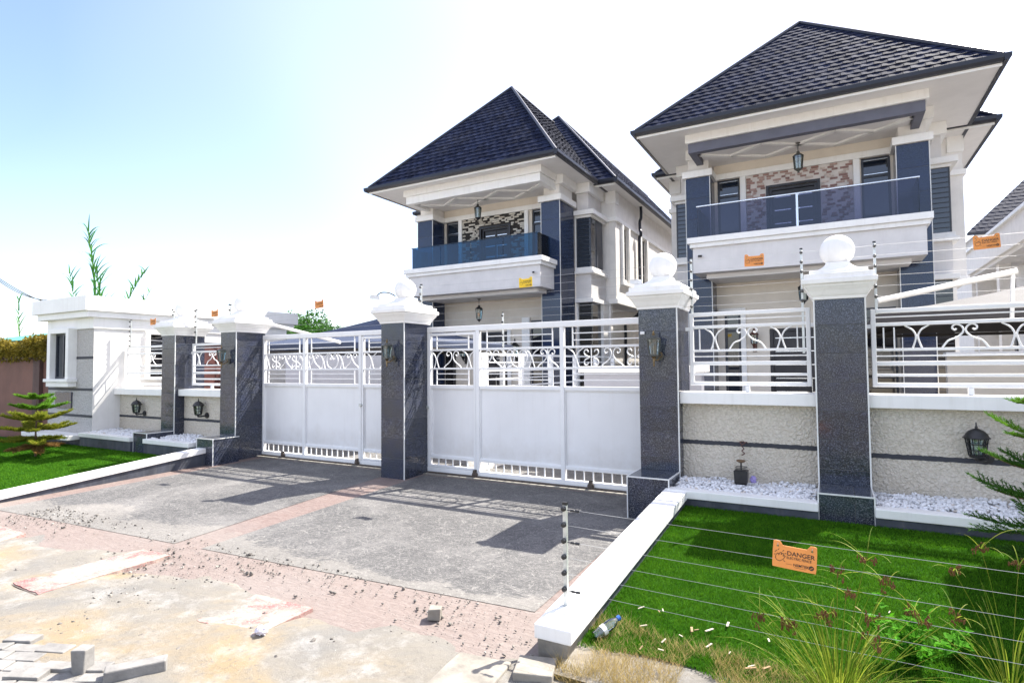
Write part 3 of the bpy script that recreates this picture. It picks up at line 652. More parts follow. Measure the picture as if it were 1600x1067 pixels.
# ================================================================ sliding gates
GY = 7.25
def wheel(parent, x):
    w = MB().lathe([(.012, -.012), (.045, -.011), (.047, -.006), (.040, 0), (.047, .006), (.045, .011), (.012, .012)], 16, (x, GY-.055, .048), 'Y').build('wheel', 'wheel_rust', parent, smooth=40)
    MB().box(x-.022, x+.022, GY-.077, GY-.071, .04, .12).box(x-.022, x+.022, GY-.0365, GY-.0355, .04, .12).build('wheel_fork', 'wheel_rust', w)
def gate(label, X0, X1, stiles, wick, layout, wheels):
    """stiles: posts between bays; wick: (x0,x1) of the wicket door; layout: scrolls per bay"""
    t = thing('sliding_gate', label, 'gate', ((X0+X1)/2, GY, 0))
    rail('top_rail', t, X0, X1, GY, 2.205, .082, .07); rail('bottom_rail', t, X0, X1, GY, .062, .07, .07)
    bays = [X0]+stiles+[X1]
    for x in (X0+.03, X1-.03): stile('stile', t, x, GY, .0975, 2.164, .06, .066)
    for x in stiles: stile('stile', t, x, GY-.002, .0975, 2.164, .062, .068)
    for b in range(len(bays)-1):
        a, c = bays[b]+.031, bays[b+1]-.031
        wk = wick and abs((a+c)/2-(wick[0]+wick[1])/2) < .3
        par, y = t, GY
        if wk:
            par = put('wicket_door', MB().box(a+.004, a+.042, GY-.03, GY+.02, .10, 2.15).box(c-.042, c-.004, GY-.03, GY+.02, .10, 2.15).box(a+.042, c-.042, GY-.029, GY+.019, 2.11, 2.149).box(a+.042, c-.042, GY-.029, GY+.019, .101, .135).mesh('wicket_door', 'gate_white', bevel=.003), t)
            lk = MB().box(a-.028, a+.01, GY-.06, GY-.032, .985, 1.03).lathe([(.008, 0), (.008, .03)], 8, (a+.02, GY-.062, 1.005), 'Y').build('latch', 'galvanised', par)
            a += .043; c -= .043
        rail('mid_rail', par, a, c, y, 1.327, .055, .05); rail('kick_rail', par, a, c, y, .255, .045, .05)
        MB().box(a, c, y+.006, y+.010, .2776, 1.2994).build('sheet_panel', 'gate_sheet', par)
        f = .012
        fr = MB()
        fr.box(a, c, y-.012, y+.0055, .2777, .2777+f).box(a, c, y-.012, y+.0055, 1.2993-f, 1.2993).box(a, a+f, y-.012, y+.0055, .2777+f, 1.2993-f).box(c-f, c, y-.012, y+.0055, .2777+f, 1.2993-f)
        fr.build('panel_bead', 'gate_white', par)
        nb = max(3, int((c-a)/.125)); zb0 = .1352 if wk else .0972
        bal = cached(('bal', wk), lambda: MB().box(-.0075, .0075, -.0075, .0075, zb0, .2324).mesh('baluster', 'gate_white'))
        for k in range(1, nb): put('baluster', bal, par, (a+(c-a)*k/nb, y, 0))
        for z, h in ((1.889, .03), (1.604, .026)): rail('rail', par, a, c, y, z, h)
        # short verticals and thin bars in the upper and lower bands
        e = .12 if c-a > .8 else .10; vv = ([a+e] if b == 0 or wk or c-a > .9 else [])+[c-e]
        zt = 2.11 if wk else 2.164
        for x in ([a+e, c-e] if c-a > .6 else [c-e]):
            stile('upright', par, x, y, 1.905, zt-.0005, .016); stile('upright', par, x, y, 1.356, 1.5905, .016)
        xl, xr = (a+e+.0085, c-e-.0085)
        for z in ((2.075, 1.983) if not wk else (2.04, 1.965)): rail('thin_bar', par, xl, xr, y, z, .014)
        for z in (1.525, 1.44): rail('thin_bar', par, xl, xr, y, z, .014)
        h0, hh = 1.618, .255
        for kind, fx, sides, bv in layout[b]:
            scroll(par, kind, a+(c-a)*fx, y, h0, hh, sides, bv)
    for x in wheels: wheel(t, x)
    return t
B2 = (-1, 1)
gate('white sliding gate with scrolls between centre pillar and the pillar by the fence-post kerb', -5.535, -2.0, [-4.60, -3.235], (-5.5, -4.6),
     [[('hour', .12, (1, -1), 0), ('lyre', .5, B2, 0), ('hour', .88, B2, 0)],
      [('lyre', .16, B2, 0), ('heart', .34, (1,), 0), ('hour', .36, (-1,), 0), ('heart', .5, B2, 0), ('hour', .66, B2, 0), ('lyre', .85, B2, 1)],
      [('hour', .14, B2, 0), ('three', .33, B2, 1), ('lyre', .58, B2, 0), ('three', .84, B2, 1)]], [-4.64, -2.83])
stile('gate_stop_post', None, -5.582, 7.262, .012, 2.24, .075, .09).__setitem__('label', 'slim white gate stop post fixed beside the centre pillar'); bpy.data.objects['gate_stop_post']['category'] = 'post'
gate('white sliding gate with scrolls beside the guard house lawn kerb', -9.40, -5.99, [-8.27, -6.93], (-6.9, -6.0),
     [[('hour', .10, B2, 0), ('three', .30, B2, 1), ('lyre', .55, B2, 0), ('three', .80, B2, 1), ('hour', .97, (-1,), 0)],
      [('hour', .04, (1,), 0), ('lyre', .14, B2, 0), ('hour', .33, B2, 0), ('heart', .5, B2, 0), ('hour', .68, B2, 0), ('lyre', .86, B2, 0)],
      [('hour', .2, B2, 0), ('lyre', .62, B2, 0)]], [-8.78, -6.97])

# ================================================================ railing panels on the low walls
def railing(label, x0, x1, zc, zt, scr, feet, y=6.985, br=(1, 1)):
    t = thing('fence_railing', label, 'railing', ((x0+x1)/2, y, zc)); k = zt-1.302-zc+1.302
    w = .044; z0 = zc+.072
    H = zt-z0
    for x in (x0+w/2, x1-w/2): stile('stile', t, x, y, z0, zt, w, .05)
    a, c = x0+w+.0005, x1-w-.0005
    def zz(f): return z0+H*f
    rail('top_rail', t, a, c, y, zt-w/2, w, .048); rail('bottom_rail', t, a, c, y, z0+w/2, w, .048)
    for f, h in ((.895, .013), (.80, .034), (.475, .026), (.395, .013), (.30, .044), (.152, .028)): rail('rail', t, a, c, y, zz(f), h)
    h0 = zz(.475)+.013; hh = zz(.80)-.017-h0
    for kind, x, sides, bv in scr: scroll(t, kind, x, y, h0, hh, sides, bv)
    for x in scr and [s for s in feet]: stile('foot', t, x, y, zc+.001, z0-.0005, .045)
    for s, on in ((-1, br[0]), (1, br[1])):
        if on:
            xe = x0 if s < 0 else x1
            MB().box(min(xe, xe+s*.045), max(xe, xe+s*.045), y-.02, y+.02, zz(.78)-.02, zz(.78)+.02).build('bracket', 'gate_white', t)
    return t
def vb(x): return ('bar', x)
r1 = railing('white scrollwork railing panel above the bed with the broken lamp', -1.472, -.20, 1.323, 2.243,
             [('hour', -1.19, B2, 0), ('lyre_kink', -.84, B2, 0), ('hour', -.49, B2, 0)], [-.845])
for x in (-1.36, -.33): stile('upright', r1, x, 6.985, 1.80, 2.05, .013)
r2 = railing('white scrollwork railing panel on the wall behind the larger conifer', .35, 1.80, 1.323, 2.19,
             [('hour', .74, B2, 0), ('lyre_kink', 1.12, B2, 0), ('hour', 1.50, B2, 0)], [1.15])
for x in (.46, .55): stile('upright', r2, x, 6.985, 1.775, 2.0, .013)
r3 = railing('white railing panel against the guard house side wall', -13.55, -11.77, 1.222, 2.13,
             [('hour', -13.05, B2, 0), ('lyre', -12.6, B2, 0), ('hour', -12.15, B2, 0)], [-13.0, -12.2], br=(0, 1))
for x in (-13.38, -13.27, -11.92): stile('upright', r3, x, 6.985, 1.72, 1.93, .013)
r4 = railing('short white railing panel between the two left-hand pillars', -11.17, -9.89, 1.232, 2.13,
             [('hour', -10.98, B2, 0), ('lyre_kink', -10.55, B2, 0), ('hour', -10.1, B2, 0)], [-10.55])

# ================================================================ guard house and neighbour wall
def guard_house():
    t = thing('guard_house', 'small flat-roofed white guard house with a tall front window', 'building', (-14.6, 8.3, 0))
    x0, x1, y0, y1 = -15.51, -13.58, 6.33, 11.2
    MB().panel(x0, x1, -.15, 2.50, y0, y0+.2, [(-15.09, -14.37, 1.43, 2.47)]).build('front_wall', 'stucco_grey', t)
    s = MB().panel(y0+.2, y1, -.15, 2.50, 0, .2, [(7.46, 8.33, 1.45, 2.42), (8.65, 9.52, .02, 2.28)])
    s.xform(Matrix(((0, -1, 0, x1), (1, 0, 0, 0), (0, 0, 1, 0), (0, 0, 0, 1)))).build('side_wall', 'wall_white', t)
    MB().box(x1, x1+.003, y0-.003, y0+.2, -.15, 2.499).build('corner_skin', 'wall_white', t)
    MB().box(x0, x0+.2, y0+.2, y1, -.15, 2.50).box(x0+.2, x1-.2, y1-.2, y1, -.15, 2.50).build('rear_wall', 'wall_white', t)
    MB().box(-15.78, -13.43, 6.09, y1+.3, 2.86, 3.17).build('roof_fascia', 'white_paint', t, bevel=.006)
    MB().box(-15.67, -13.48, 6.155, y1+.2, 2.73, 2.859).build('cornice', 'white_paint', t, bevel=.006)
    MB().box(x0-.03, x1+.03, 6.30, y1, 2.50, 2.729).build('frieze', 'white_paint', t, bevel=.004)
    for z in (1.885, 1.21, .65):
        if z > 1.3:
            for a, b in ((x0, -15.215), (-14.275, x1)): MB().box(a, b, y0-.006, y0, z-.027, z+.027).build('painted_stripe', 'stripe', t)
        else: MB().box(x0, x1, y0-.006, y0, z-.027, z+.027).build('painted_stripe', 'stripe', t)
    w = MB().box(-15.21, -15.07, 6.16, 6.40, 1.435, 2.52).box(-14.39, -14.28, 6.16, 6.40, 1.435, 2.52).box(-15.07, -14.39, 6.16, 6.40, 2.42, 2.52).build('window_surround', 'white_paint', t, bevel=.006)
    MB().box(-15.27, -14.22, 6.12, 6.329, 1.365, 1.434).box(-15.23, -14.26, 6.16, 6.329, 1.262, 1.364).build('sill', 'white_paint', w, bevel=.01)
    f = MB().box(-15.07, -15.03, 6.27, 6.31, 1.436, 2.419).box(-14.43, -14.39, 6.27, 6.31, 1.436, 2.419).box(-15.03, -14.43, 6.27, 6.31, 1.436, 1.476).box(-15.03, -14.43, 6.27, 6.31, 2.379, 2.419).box(-14.75, -14.71, 6.27, 6.31, 1.476, 2.379).build('window_frame', 'frame_dark', w)
    MB().box(-15.03, -14.43, 6.295, 6.303, 1.476, 2.379).build('pane', 'window_glass', f)
    MB().box(-15.13, -14.42, y0-.03, y0, .79, 1.147).build('name_plaque', 'granite', t, bevel=.004, label='dark polished stone plaque under the window')
    MB().box(x0-.2, -13.69, 5.92, 6.329, .187, .283).build('ledge', 'white_paint', t, bevel=.008)
    MB().box(x0-.2, -13.69, 6.2, 6.329, -.1, .186).build('ledge_gap_shade', 'dark_base', t)  # dark box drawn for the shade in the opening below the ledge
    sw = MB().box(x1-.05, x1+.05, 7.36, 7.459, 1.40, 2.47).box(x1-.05, x1+.05, 8.331, 8.43, 1.40, 2.47).box(x1-.05, x1+.05, 7.459, 8.331, 2.421, 2.47).box(x1-.05, x1+.06, 7.459, 8.331, 1.40, 1.449).build('side_window', 'white_paint', t)
    MB().box(x1-.12, x1-.11, 7.47, 8.32, 1.46, 2.41).build('pane', 'window_glass_black', sw)
    for k in range(1, 7): MB().bar((x1-.03, 7.46, 1.45+k*.139), (x1-.03, 8.33, 1.45+k*.139), .014, .014).build('window_bar', 'gate_white', sw)
    d = MB().box(x1-.10, x1-.06, 8.655, 9.515, .03, 2.275).build('door', 'door_brown', t)
    for k in range(4):
        for a, b in ((8.71, 9.05), (9.12, 9.46)): MB().box(x1-.058, x1-.045, a, b, .16+k*.53, .58+k*.53).build('door_panel', 'door_brown', d, bevel=.008)
guard_house()
def shadow_kiosk():
    """unseen; added to throw the straight-edged shadow over the conifer side of the lawn"""
    t = thing('shadow_kiosk', 'unseen flat-roofed kiosk added beyond the larger conifer to shade the lawn', 'building', (3, 6.8, 0))
    x0, x1, y0, y1 = 1.87, 4.0, 6.33, 7.2
    MB().panel(x0, x1, -.15, 2.50, y0, y0+.15, [(2.5, 3.2, 1.43, 2.4)]).build('front_wall', 'stucco_grey', t)
    MB().box(x0, x0+.15, y0+.15, y1, -.15, 2.5).box(x1-.15, x1, y0+.15, y1, -.15, 2.5).box(x0+.15, x1-.15, y1-.15, y1, -.15, 2.5).build('side_wall', 'wall_white', t)
    MB().box(1.70, 4.2, 6.10, 7.32, 2.86, 3.17).build('roof_fascia', 'white_paint', t, bevel=.006); MB().box(1.78, 4.1, 6.2, 7.25, 2.501, 2.859).build('cornice', 'white_paint', t)
    w = MB().box(2.38, 2.5, 6.2, 6.4, 1.4, 2.45).box(3.2, 3.32, 6.2, 6.4, 1.4, 2.45).build('window_surround', 'white_paint', t); MB().box(2.5, 3.2, 6.42, 6.43, 1.43, 2.4).build('pane', 'window_glass', w)
shadow_kiosk()
def neighbour_wall():
    t = thing('perimeter_wall', 'reddish brown weathered boundary wall overgrown along its top', 'wall', (-22, 6.3, 0))
    MB().box(-34, -15.52, 6.50, 6.66, -.2, 1.88).build('wall', 'brown_wall', t)
    MB().box(-34, -15.52, 6.44, 6.72, 1.88, 1.965).build('coping', 'brown_post', t)
    for x in (-16.35, -19.8, -23.3, -27.0): MB().box(x-.16, x+.16, 6.42, 6.6, -.2, 1.879).build('post', 'brown_post', t)
    MB().box(-34, -15.72, 6.0, 6.16, -.1, .03).build('kerb', 'white_paint', t)
neighbour_wall()
def leaf_cloud(pos, size, seed, droop=.3, asp=.45):
    r = np.random.RandomState(seed); n = len(pos); d = r.normal(size=(n, 3)); d[:, 2] -= droop; d /= np.linalg.norm(d, axis=1)[:, None]
    s = np.cross(d, r.normal(size=(n, 3))); s /= np.linalg.norm(s, axis=1)[:, None]; L = (size*r.uniform(.6, 1.4, n))[:, None]
    V = np.stack([pos, pos+d*L*.5+s*L*asp*.5, pos+d*L, pos+d*L*.5-s*L*asp*.5], 1)
    return V.reshape(-1, 3), np.arange(4*n).reshape(-1, 4)
def vine():
    r = np.random.RandomState(3); n = 42000; x = r.uniform(-30, -15.55, n); a = r.uniform(0, PI, n)
    R = .30*(.75+.5*vnoise(x, x*0, .9, 8))*np.sqrt(r.uniform(.3, 1, n))
    y = 6.58-np.cos(a)*R*.8; z = 1.98+np.sin(a)*R*1.4-.12*(r.rand(n) < .3)
    V, F = leaf_cloud(np.stack([x, y, z], 1), .085, 4, .5, .4)
    o = put('creeper', npmesh('creeper', V, F, 'vine_leaf'), kind='stuff', label='sun-scorched yellow green creeper along the top of the brown wall', cat='creeper')
vine()

# ================================================================ lanterns
def lantern_pillar(loc, label):
    """coach lantern on a curled wall bracket"""
    t = thing('wall_lantern', label, 'lamp', loc, 'coach lanterns on the gate pillars')
    M = lambda k, f: cached(('lp', k), f)
    put('wall_plate', M('pl', lambda: MB().lathe([(.008, 0), (.048, .002), (.05, .012), (.03, .022), (.012, .026)], 16, (.035, -.028, -.10), 'Y').mesh('wall_plate', 'pewter', smooth=40)), t, loc)
    put('arm', M('arm', lambda: MB().tube(bez([(.035, -.02, -.10), (.05, -.07, -.12), (.03, -.12, -.15), (0, -.13, -.115), (0, -.13, -.08)], 5), .009, 7).tube(bez([(.05, -.06, -.12), (.075, -.06, -.09), (.06, -.06, -.06), (.04, -.06, -.08)], 5), .006, 6).mesh('arm', 'brass', smooth=50)), t, loc)
    c = (0, -.13, 0)
    b = put('lamp_cage', M('cage', lambda: MB().lathe([(.02, -.105), (.052, -.10), (.052, -.085), (.02, -.08)], 8, c).lathe([(.03, .085), (.082, .088), (.086, .096), (.05, .118), (.022, .125), (.02, .135)], 8, c).add(sum_ribs(8, .05, -.09, .078, .09, .0045, c)).mesh('lamp_cage', 'pewter', smooth=30)), t, loc)
    put('glass', M('glass', lambda: MB().lathe([(.047, -.088), (.074, .087)], 8, c).mesh('glass', 'lantern_frost')), b, loc)
    put('finial', M('fin', lambda: MB().lathe([(.014, .134), (.018, .15), (.01, .158), (.013, .17), (.003, .19)], 10, c).mesh('finial', 'brass', smooth=50)), t, loc)
    put('tail', M('tail', lambda: MB().lathe([(.022, -.105), (.028, -.115), (.012, -.135), (.016, -.15), (.009, -.19), (.012, -.20), (.002, -.225)], 10, c).mesh('tail', 'brass', smooth=50)), t, loc)
def sum_ribs(n, r0, z0, r1, z1, w, c, a0=0):
    m = MB()
    for k in range(n):
        a = 2*PI*k/n+a0; m.tube([(c[0]+r0*math.cos(a), c[1]+r0*math.sin(a), c[2]+z0), (c[0]+r1*math.cos(a), c[1]+r1*math.sin(a), c[2]+z1)], w, 4)
    return m
def lantern_cage(loc, label):
    """black caged wall lantern with domed lid"""
    t = thing('wall_lantern', label, 'lamp', loc, 'black caged lanterns on the low walls')
    M = lambda k, f: cached(('lc', k), f); c = (-.06, -.13, 0)
    put('wall_plate', M('pl', lambda: MB().lathe([(.01, 0), (.055, .002), (.055, .016), (.03, .024)], 16, (.03, -.026, -.13), 'Y').mesh('wall_plate', 'black_metal', smooth=40)), t, loc)
    put('arm', M('arm', lambda: MB().tube(bez([(.03, -.02, -.13), (.0, -.09, -.14), (-.06, -.13, -.145), (-.06, -.13, -.10)], 5), .016, 8).mesh('arm', 'black_metal', smooth=50)), t, loc)
    def cage():
        m = MB().lathe([(.03, -.125), (.06, -.118), (.064, -.10), (.04, -.098)], 12, c)
        m.add(sum_ribs(12, .062, -.105, .088, .062, .0042, c))
        for f in (.0, .33, .66, 1.0):
            r = .062+.026*f; z = -.10+.16*f; m.tube([(c[0]+r*math.cos(a*PI/12), c[1]+r*math.sin(a*PI/12), c[2]+z) for a in range(25)], .0042, 4)
        return m.mesh('lamp_cage', 'black_metal', smooth=30)
    b = put('lamp_cage', M('cage', cage), t, loc)
    put('glass', M('glass', lambda: MB().lathe([(.056, -.10), (.081, .062)], 12, c).mesh('glass', 'lantern_glass', smooth=40)), b, loc)
    put('bulb', M('bulb', lambda: MB().ball((c[0], c[1], -.03), .03, 10, 8, (1, 1, 1.3)).mesh('bulb', 'cctv_white', smooth=80)), b, loc)
    put('lid', M('lid', lambda: MB().lathe([(.085, .060), (.104, .058), (.106, .064), (.092, .075), (.082, .10), (.060, .125), (.028, .142), (.012, .148), (.012, .165), (.006, .17), (.005, .20), (.001, .206)], 20, c).mesh('lid', 'black_metal', smooth=40)), t, loc)
lantern_pillar((-9.605, 6.658, 1.86), 'pewter coach lantern on the granite pillar by the left-hand kerb wall')
lantern_pillar((-5.735, 6.658, 1.86), 'pewter coach lantern on the granite pillar between the two gates')
lantern_pillar((-1.78, 6.658, 1.84), 'pewter coach lantern on the granite pillar by the fence-post kerb')
lantern_cage((-12.63, 6.86, .84), 'black caged lantern on the stucco wall beside the guard house')
lantern_cage((-10.52, 6.86, .87), 'black caged lantern on the short wall between the two left-hand pillars')
lantern_cage((1.195, 6.86, .885), 'black caged lantern on the beige wall behind the larger conifer')
def broken_lamp():
    t = thing('broken_lamp', 'black box of a broken garden lamp standing on the white pebbles', 'lamp', (-.89, 6.63, .36))
    x, y = -.89, 6.63
    MB().stack(x, y, [(.052, .052, .36), (.062, .062, .375), (.068, .068, .50), (.070, .070, .505), (.056, .056, .51)]).build('box', 'black_metal', t, bevel=.003)
    m = MB(); e = .052; z0, z1 = .509, .54
    for k in range(9):
        for sy in (-e, e): m.bar((x-e+k*e/4, y+sy, z0), (x-e+k*e/4, y+sy, z1), .004, .004)
    for p, q in (((-e, -e), (e, -e)), ((-e, e), (e, e)), ((-e, -e), (-e, e)), ((e, -e), (e, e))): m.bar((x+p[0], y+p[1], z1), (x+q[0], y+q[1], z1), .005, .005)
    m.build('lid_grille', 'black_metal', t)
    MB().lathe([(.009, .51), (.008, .59)], 8, (x, y, 0)).build('stem', 'black_metal', t)
    MB().lathe([(.012, .585), (.043, .596), (.048, .608), (.042, .614), (.028, .606), (.01, .60)], 18, (x, y, 0)).build('dish', 'stem_brown', t, smooth=40)
    X, Y = -.89, 6.856
    w = MB().tube(bez([(X, Y, .785), (X+.02, Y-.035, .77), (X-.015, Y-.055, .75), (X+.01, Y-.045, .71), (X-.01, Y-.06, .69), (X+.015, Y-.045, .66), (X-.015, Y-.055, .64)], 5), .006, 6).tube(bez([(X-.005, Y, .78), (X-.03, Y-.045, .785), (X-.005, Y-.06, .76), (X+.035, Y-.045, .785), (X+.045, Y-.02, .77)], 5), .005, 6)
    w.build('loose_cable', 'lamp_copper', label='tangle of copper coloured cable hanging from the wall above the broken lamp', cat='cable', smooth=50)
broken_lamp()

# ================================================================ electric fence
SIGN_T = .004
def text_mesh(s, size, mat, sx=1.0, bold=.0):
    def mk():
        c = bpy.data.curves.new('print', 'FONT'); c.body = s; c.size = size; c.align_x = 'LEFT'; c.offset = bold; c.resolution_u = 3
        o = bpy.data.objects.new('tmp', c); col.objects.link(o); dg = bpy.context.evaluated_depsgraph_get(); dg.update()
        me = bpy.data.meshes.new_from_object(o.evaluated_get(dg)); bpy.data.objects.remove(o); bpy.data.curves.remove(c)
        M = Matrix(((sx, 0, 0, 0), (0, 0, 1, 0), (0, 1, 0, 0), (0, 0, 0, 1)))    # into the XZ plane, facing -Y
        me.transform(Matrix(((sx, 0, 0, 0), (0, 0, -1, 0), (0, 1, 0, 0), (0, 0, 0, 1)))); me.materials.clear(); me.materials.append(MATS[mat]); return me
    return cached(('txt', s, size, mat, sx, bold), mk)
def sign(loc, label, mat='sign_orange', rz=0, ry=0, txt=True, back=False):
    """fence warning plate with two hanging ears, printed hand, sparks and words"""
    t = thing('warning_sign', label, 'sign', loc, 'electric fence warning plates')
    w, h = .100, .057
    out = [(-w, -h), (-w+.06, -h-.001), (w-.06, -h-.001), (w, -h), (w+.002, -h+.02), (w+.002, h-.02), (w, h+.018), (w-.012, h+.022), (w-.03, h+.02), (w-.045, h), (-w+.045, h), (-w+.03, h+.02), (-w+.012, h+.022), (-w, h+.018), (-w-.002, h-.02), (-w-.002, -h+.02)]
    R = (0, ry, rz); M = Matrix.Translation(loc) @ Vector_euler(R)
    put('plate', cached(('plate', mat), lambda: MB().prism(out, 0, SIGN_T).mesh('plate', mat, bevel=.001)), t, loc, R)
    def at(x, z, d=.0012): return tuple(M @ Vector((x, -d, z)))
    put('print', text_mesh('DANGER', .031, 'ink', 1.02, .0005), t, at(-.036, .012), R)
    put('print', text_mesh('ELECTRIC FENCE', .0175, 'ink', .86, .0002), t, at(-.036, -.006), R)
    put('print', text_mesh('NEMTEK', .019, 'ink', 1.0, .0004), t, at(-.004, -.038), R)
    def art():
        m = MB(); y = 0
        def ln(p, r=.0012):
            for (a, b), (c, d) in zip(p[:-1], p[1:]): m.bar((a, y, b), (c, y, d), .0004, r*2, (0, 0, 1) if abs(d-b) < abs(c-a) else (1, 0, 0))
        ln([(-.088, -.012), (-.086, .004), (-.078, .014), (-.072, .012), (-.074, .004), (-.066, .020), (-.060, .020), (-.062, .008), (-.055, .018), (-.050, .016), (-.053, .002), (-.046, .008), (-.042, .004), (-.052, -.014), (-.066, -.024), (-.080, -.022), (-.088, -.012)])
        for a, b in (((-.092, .018), (-.082, .028)), ((-.078, .030), (-.072, .038)), ((-.056, .026), (-.050, .034)), ((-.046, .016), (-.038, .020)), ((-.05, -.018), (-.042, -.024)), ((-.094, .004), (-.090, .008))): ln([a, b], .0014)
        m.lathe([(.0115, -.0002), (.0115, .0002)], 20, (.079, y, -.032), 'Y')
        ln([(-.036, -.033), (-.010, -.033)], .0006); ln([(.0, -.044), (.056, -.044)], .0006)
        return m.mesh('print', 'ink')
    put('print', cached('signart', art), t, at(0, 0, .001), R)
    put('logo_stroke', cached('logo', lambda: MB().bar((-.006, 0, -.004), (.006, 0, .003), .0004, .003).mesh('logo_stroke', mat)), t, at(.079, -.032, .0018), R)
    for s in (-1, 1):
        put('eyelet', cached('eyelet', lambda: MB().lathe([(.005, -.0002), (.005, .0002)], 12, (0, 0, 0), 'Y').mesh('eyelet', 'turf_blade')), t, at(s*.079, .052), R)
    for s in (-1, 1):
        put('tie', cached('tie', lambda: MB().tube([(0, -.003, -.012), (0, -.005, .0), (0, .004, .012), (0, .008, .0), (0, .004, -.012), (0, -.003, -.012)], .0012, 4).mesh('tie', 'wire')), t, at(s*.079, .06, 0), R)
def fence_post(x, y, z0, z1, ins, label, side=-1, group='electric fence posts'):
    t = thing('electric_fence_post', label, 'fence post', (x, y, z0), group)
    MB().box(x-.0125, x+.0125, y-.0125, y+.0125, z0, z1).build('upright', 'galvanised', t, bevel=.002)
    MB().box(x-.014, x+.014, y-.014, y+.014, z1-.004, z1+.014).build('end_cap', 'insulator', t)
    me = cached(('ins', side), lambda: MB().lathe([(.006, -.030), (.013, -.028), (.0165, -.022), (.013, -.018), (.009, -.015), (.013, -.012), (.0165, -.008), (.013, -.001), (.006, 0)], 12, (0, -.0126, 0), 'Y').mesh('insulator', 'insulator', smooth=40))
    for z in ins: put('insulator', me, t, (x, y, z))
    return t
Z6 = [2.845-.105*k for k in range(6)]
fence_post(-13.41, 6.97, 2.10, 2.70, [z-.18 for z in Z6], 'electric fence post rising from the railing beside the guard house', group=None)
fence_post(-11.06, 6.97, 2.14, 2.80, [z-.07 for z in Z6], 'electric fence post rising from the short railing between the left-hand pillars', group=None)
fence_post(-1.44, 6.99, 2.20, 2.89, Z6, 'electric fence post between the cap of the kerb pillar and the railing', group=None)
fence_post(-.27, 6.99, 1.75, 2.88, Z6, 'electric fence post just beside the wide pillar over the broken lamp railing', group=None)
fence_post(.405, 6.99, 2.14, 2.88, Z6, 'electric fence post just beside the wide pillar over the conifer-side railing', group=None)
fence_post(-11.86, 6.99, 2.45, 2.80, Z6[:3], 'short electric fence post behind the ball of the pillar between low lanterns', group=None)
fence_post(-10.02, 6.99, 2.45, 2.84, Z6[:3], 'short electric fence post behind the ball of the left-hand kerb pillar', group=None)
fence_post(-5.46, 6.99, 2.5, 2.88, Z6[:3], 'short electric fence post on the cap of the centre pillar', group=None)
fence_post(3.2, 6.99, 2.14, 2.88, Z6, 'electric fence post over the railing panel beyond the larger conifer', group=None)
anch = [-13.41, -11.06, -5.46, -1.44, -.27, .405, 3.2]
for k in range(6):
    pts = []
    for a, b in zip(anch[:-1], anch[1:]):
        dz = lambda x: -.18 if x < -13 else (-.07 if x < -11 else 0)
        for s in range(6): f = s/6; pts.append((a+(b-a)*f, 6.945, (Z6[k]+dz(a))*(1-f)+(Z6[k]+dz(b))*f-.012*(b-a)*.5*4*f*(1-f)*.5))
    pts.append((anch[-1], 6.945, Z6[k]))
    MB().tube(pts, .0016, 4).build('fence_wire', 'wire', label='thin electric fence wire strung along the pillar caps above the gates', cat='wire', group='electric wires above the gates')
NY = 3.36
zi = [.752-.0985*k for k in range(6)]
p = fence_post(-1.495, NY, .14, .775, zi, 'short electric fence post with black insulators on the near kerb wall')
MB().box(-1.53, -1.46, NY-.03, NY+.03, .148, .154).build('base_plate', 'galvanised', p)
for k, z in enumerate(zi):
    if k in (0, 2, 5):
        put('tension_spring', cached('spring', lambda: MB().tube([(0, 0, 0), (.02, 0, 0)], .003, 5).lathe([(.004, .02), (.008, .022), (.008, .045), (.005, .05), (.009, .055), (.009, .078), (.004, .08)], 8, (0, 0, 0), 'X').mesh('tension_spring', 'insulator', smooth=40)), p, (-1.468, NY-.03, z-.004))
fence_post(3.4, NY, .0, .74, [z-.03 for z in zi], 'short electric fence post at the far side of the lawn by the conifer')
for k, z in enumerate(zi):
    MB().tube([(-1.47+(4.87)*f, NY-.03, z-.03*f-.02*4*f*(1-f)) for f in [i/14 for i in range(15)]], .0010, 4).build('fence_wire', 'wire', label='thin electric fence wire stretched low across the lawn', cat='wire', group='electric wires over the lawn')
sign((-.20, NY-.042, .648), 'orange danger sign hanging on the low wires over the lawn', rz=.02, ry=.07)
sign((-.74, 6.93, 2.79), 'orange danger sign on the wires between kerb pillar and wide pillar', ry=.02)
sign((1.305, 6.93, 2.77), 'orange danger sign on the wires in front of the far white house', ry=-.04)
sign((-3.63, 6.93, 2.765), 'yellow danger sign on the wires over the gate beside the lawn kerb', 'sign_yellow', ry=-.03)
sign((-7.58, 6.93, 2.70), 'orange danger sign against the open sky over the guard house side gate', ry=-.06)
sign((-10.42, 6.93, 2.69), 'small orange danger sign beside the ball of the left-hand kerb pillar', ry=-.03)
sign((-12.5, 6.93, 2.62), 'orange danger sign in front of the guard house cornice', ry=-.02)

# cameras on the pillar caps
def cctv(loc, yaw, label, arm):
    t = thing('security_camera', label, 'camera', loc)
    R = (0, .12, yaw); M = Matrix.Translation(loc) @ Vector_euler(R)
    put('body', cached('cctvb', lambda: MB().box(-.075, .075, -.028, .028, -.024, .024).box(-.088, .07, -.033, .033, .025, .031).mesh('body', 'cctv_white', bevel=.006)), t, loc, R)
    put('lens', cached('cctvl', lambda: MB().lathe([(.017, 0), (.02, .008), (.012, .009)], 12, (-.083, 0, 0), 'X').mesh('lens', 'window_glass_black')), t, loc, R)
    MB().tube(bez([loc]+[(loc[0]+a, loc[1]+b, loc[2]+c) for a, b, c in arm], 4), .009, 6).build('bracket', 'black_metal', t, smooth=50)
cctv((-6.04, 6.62, 2.69), .35, 'white security camera on a curved black arm on the centre pillar cap', [(.06, .04, .07), (.15, .12, .075), (.22, .2, .03)])
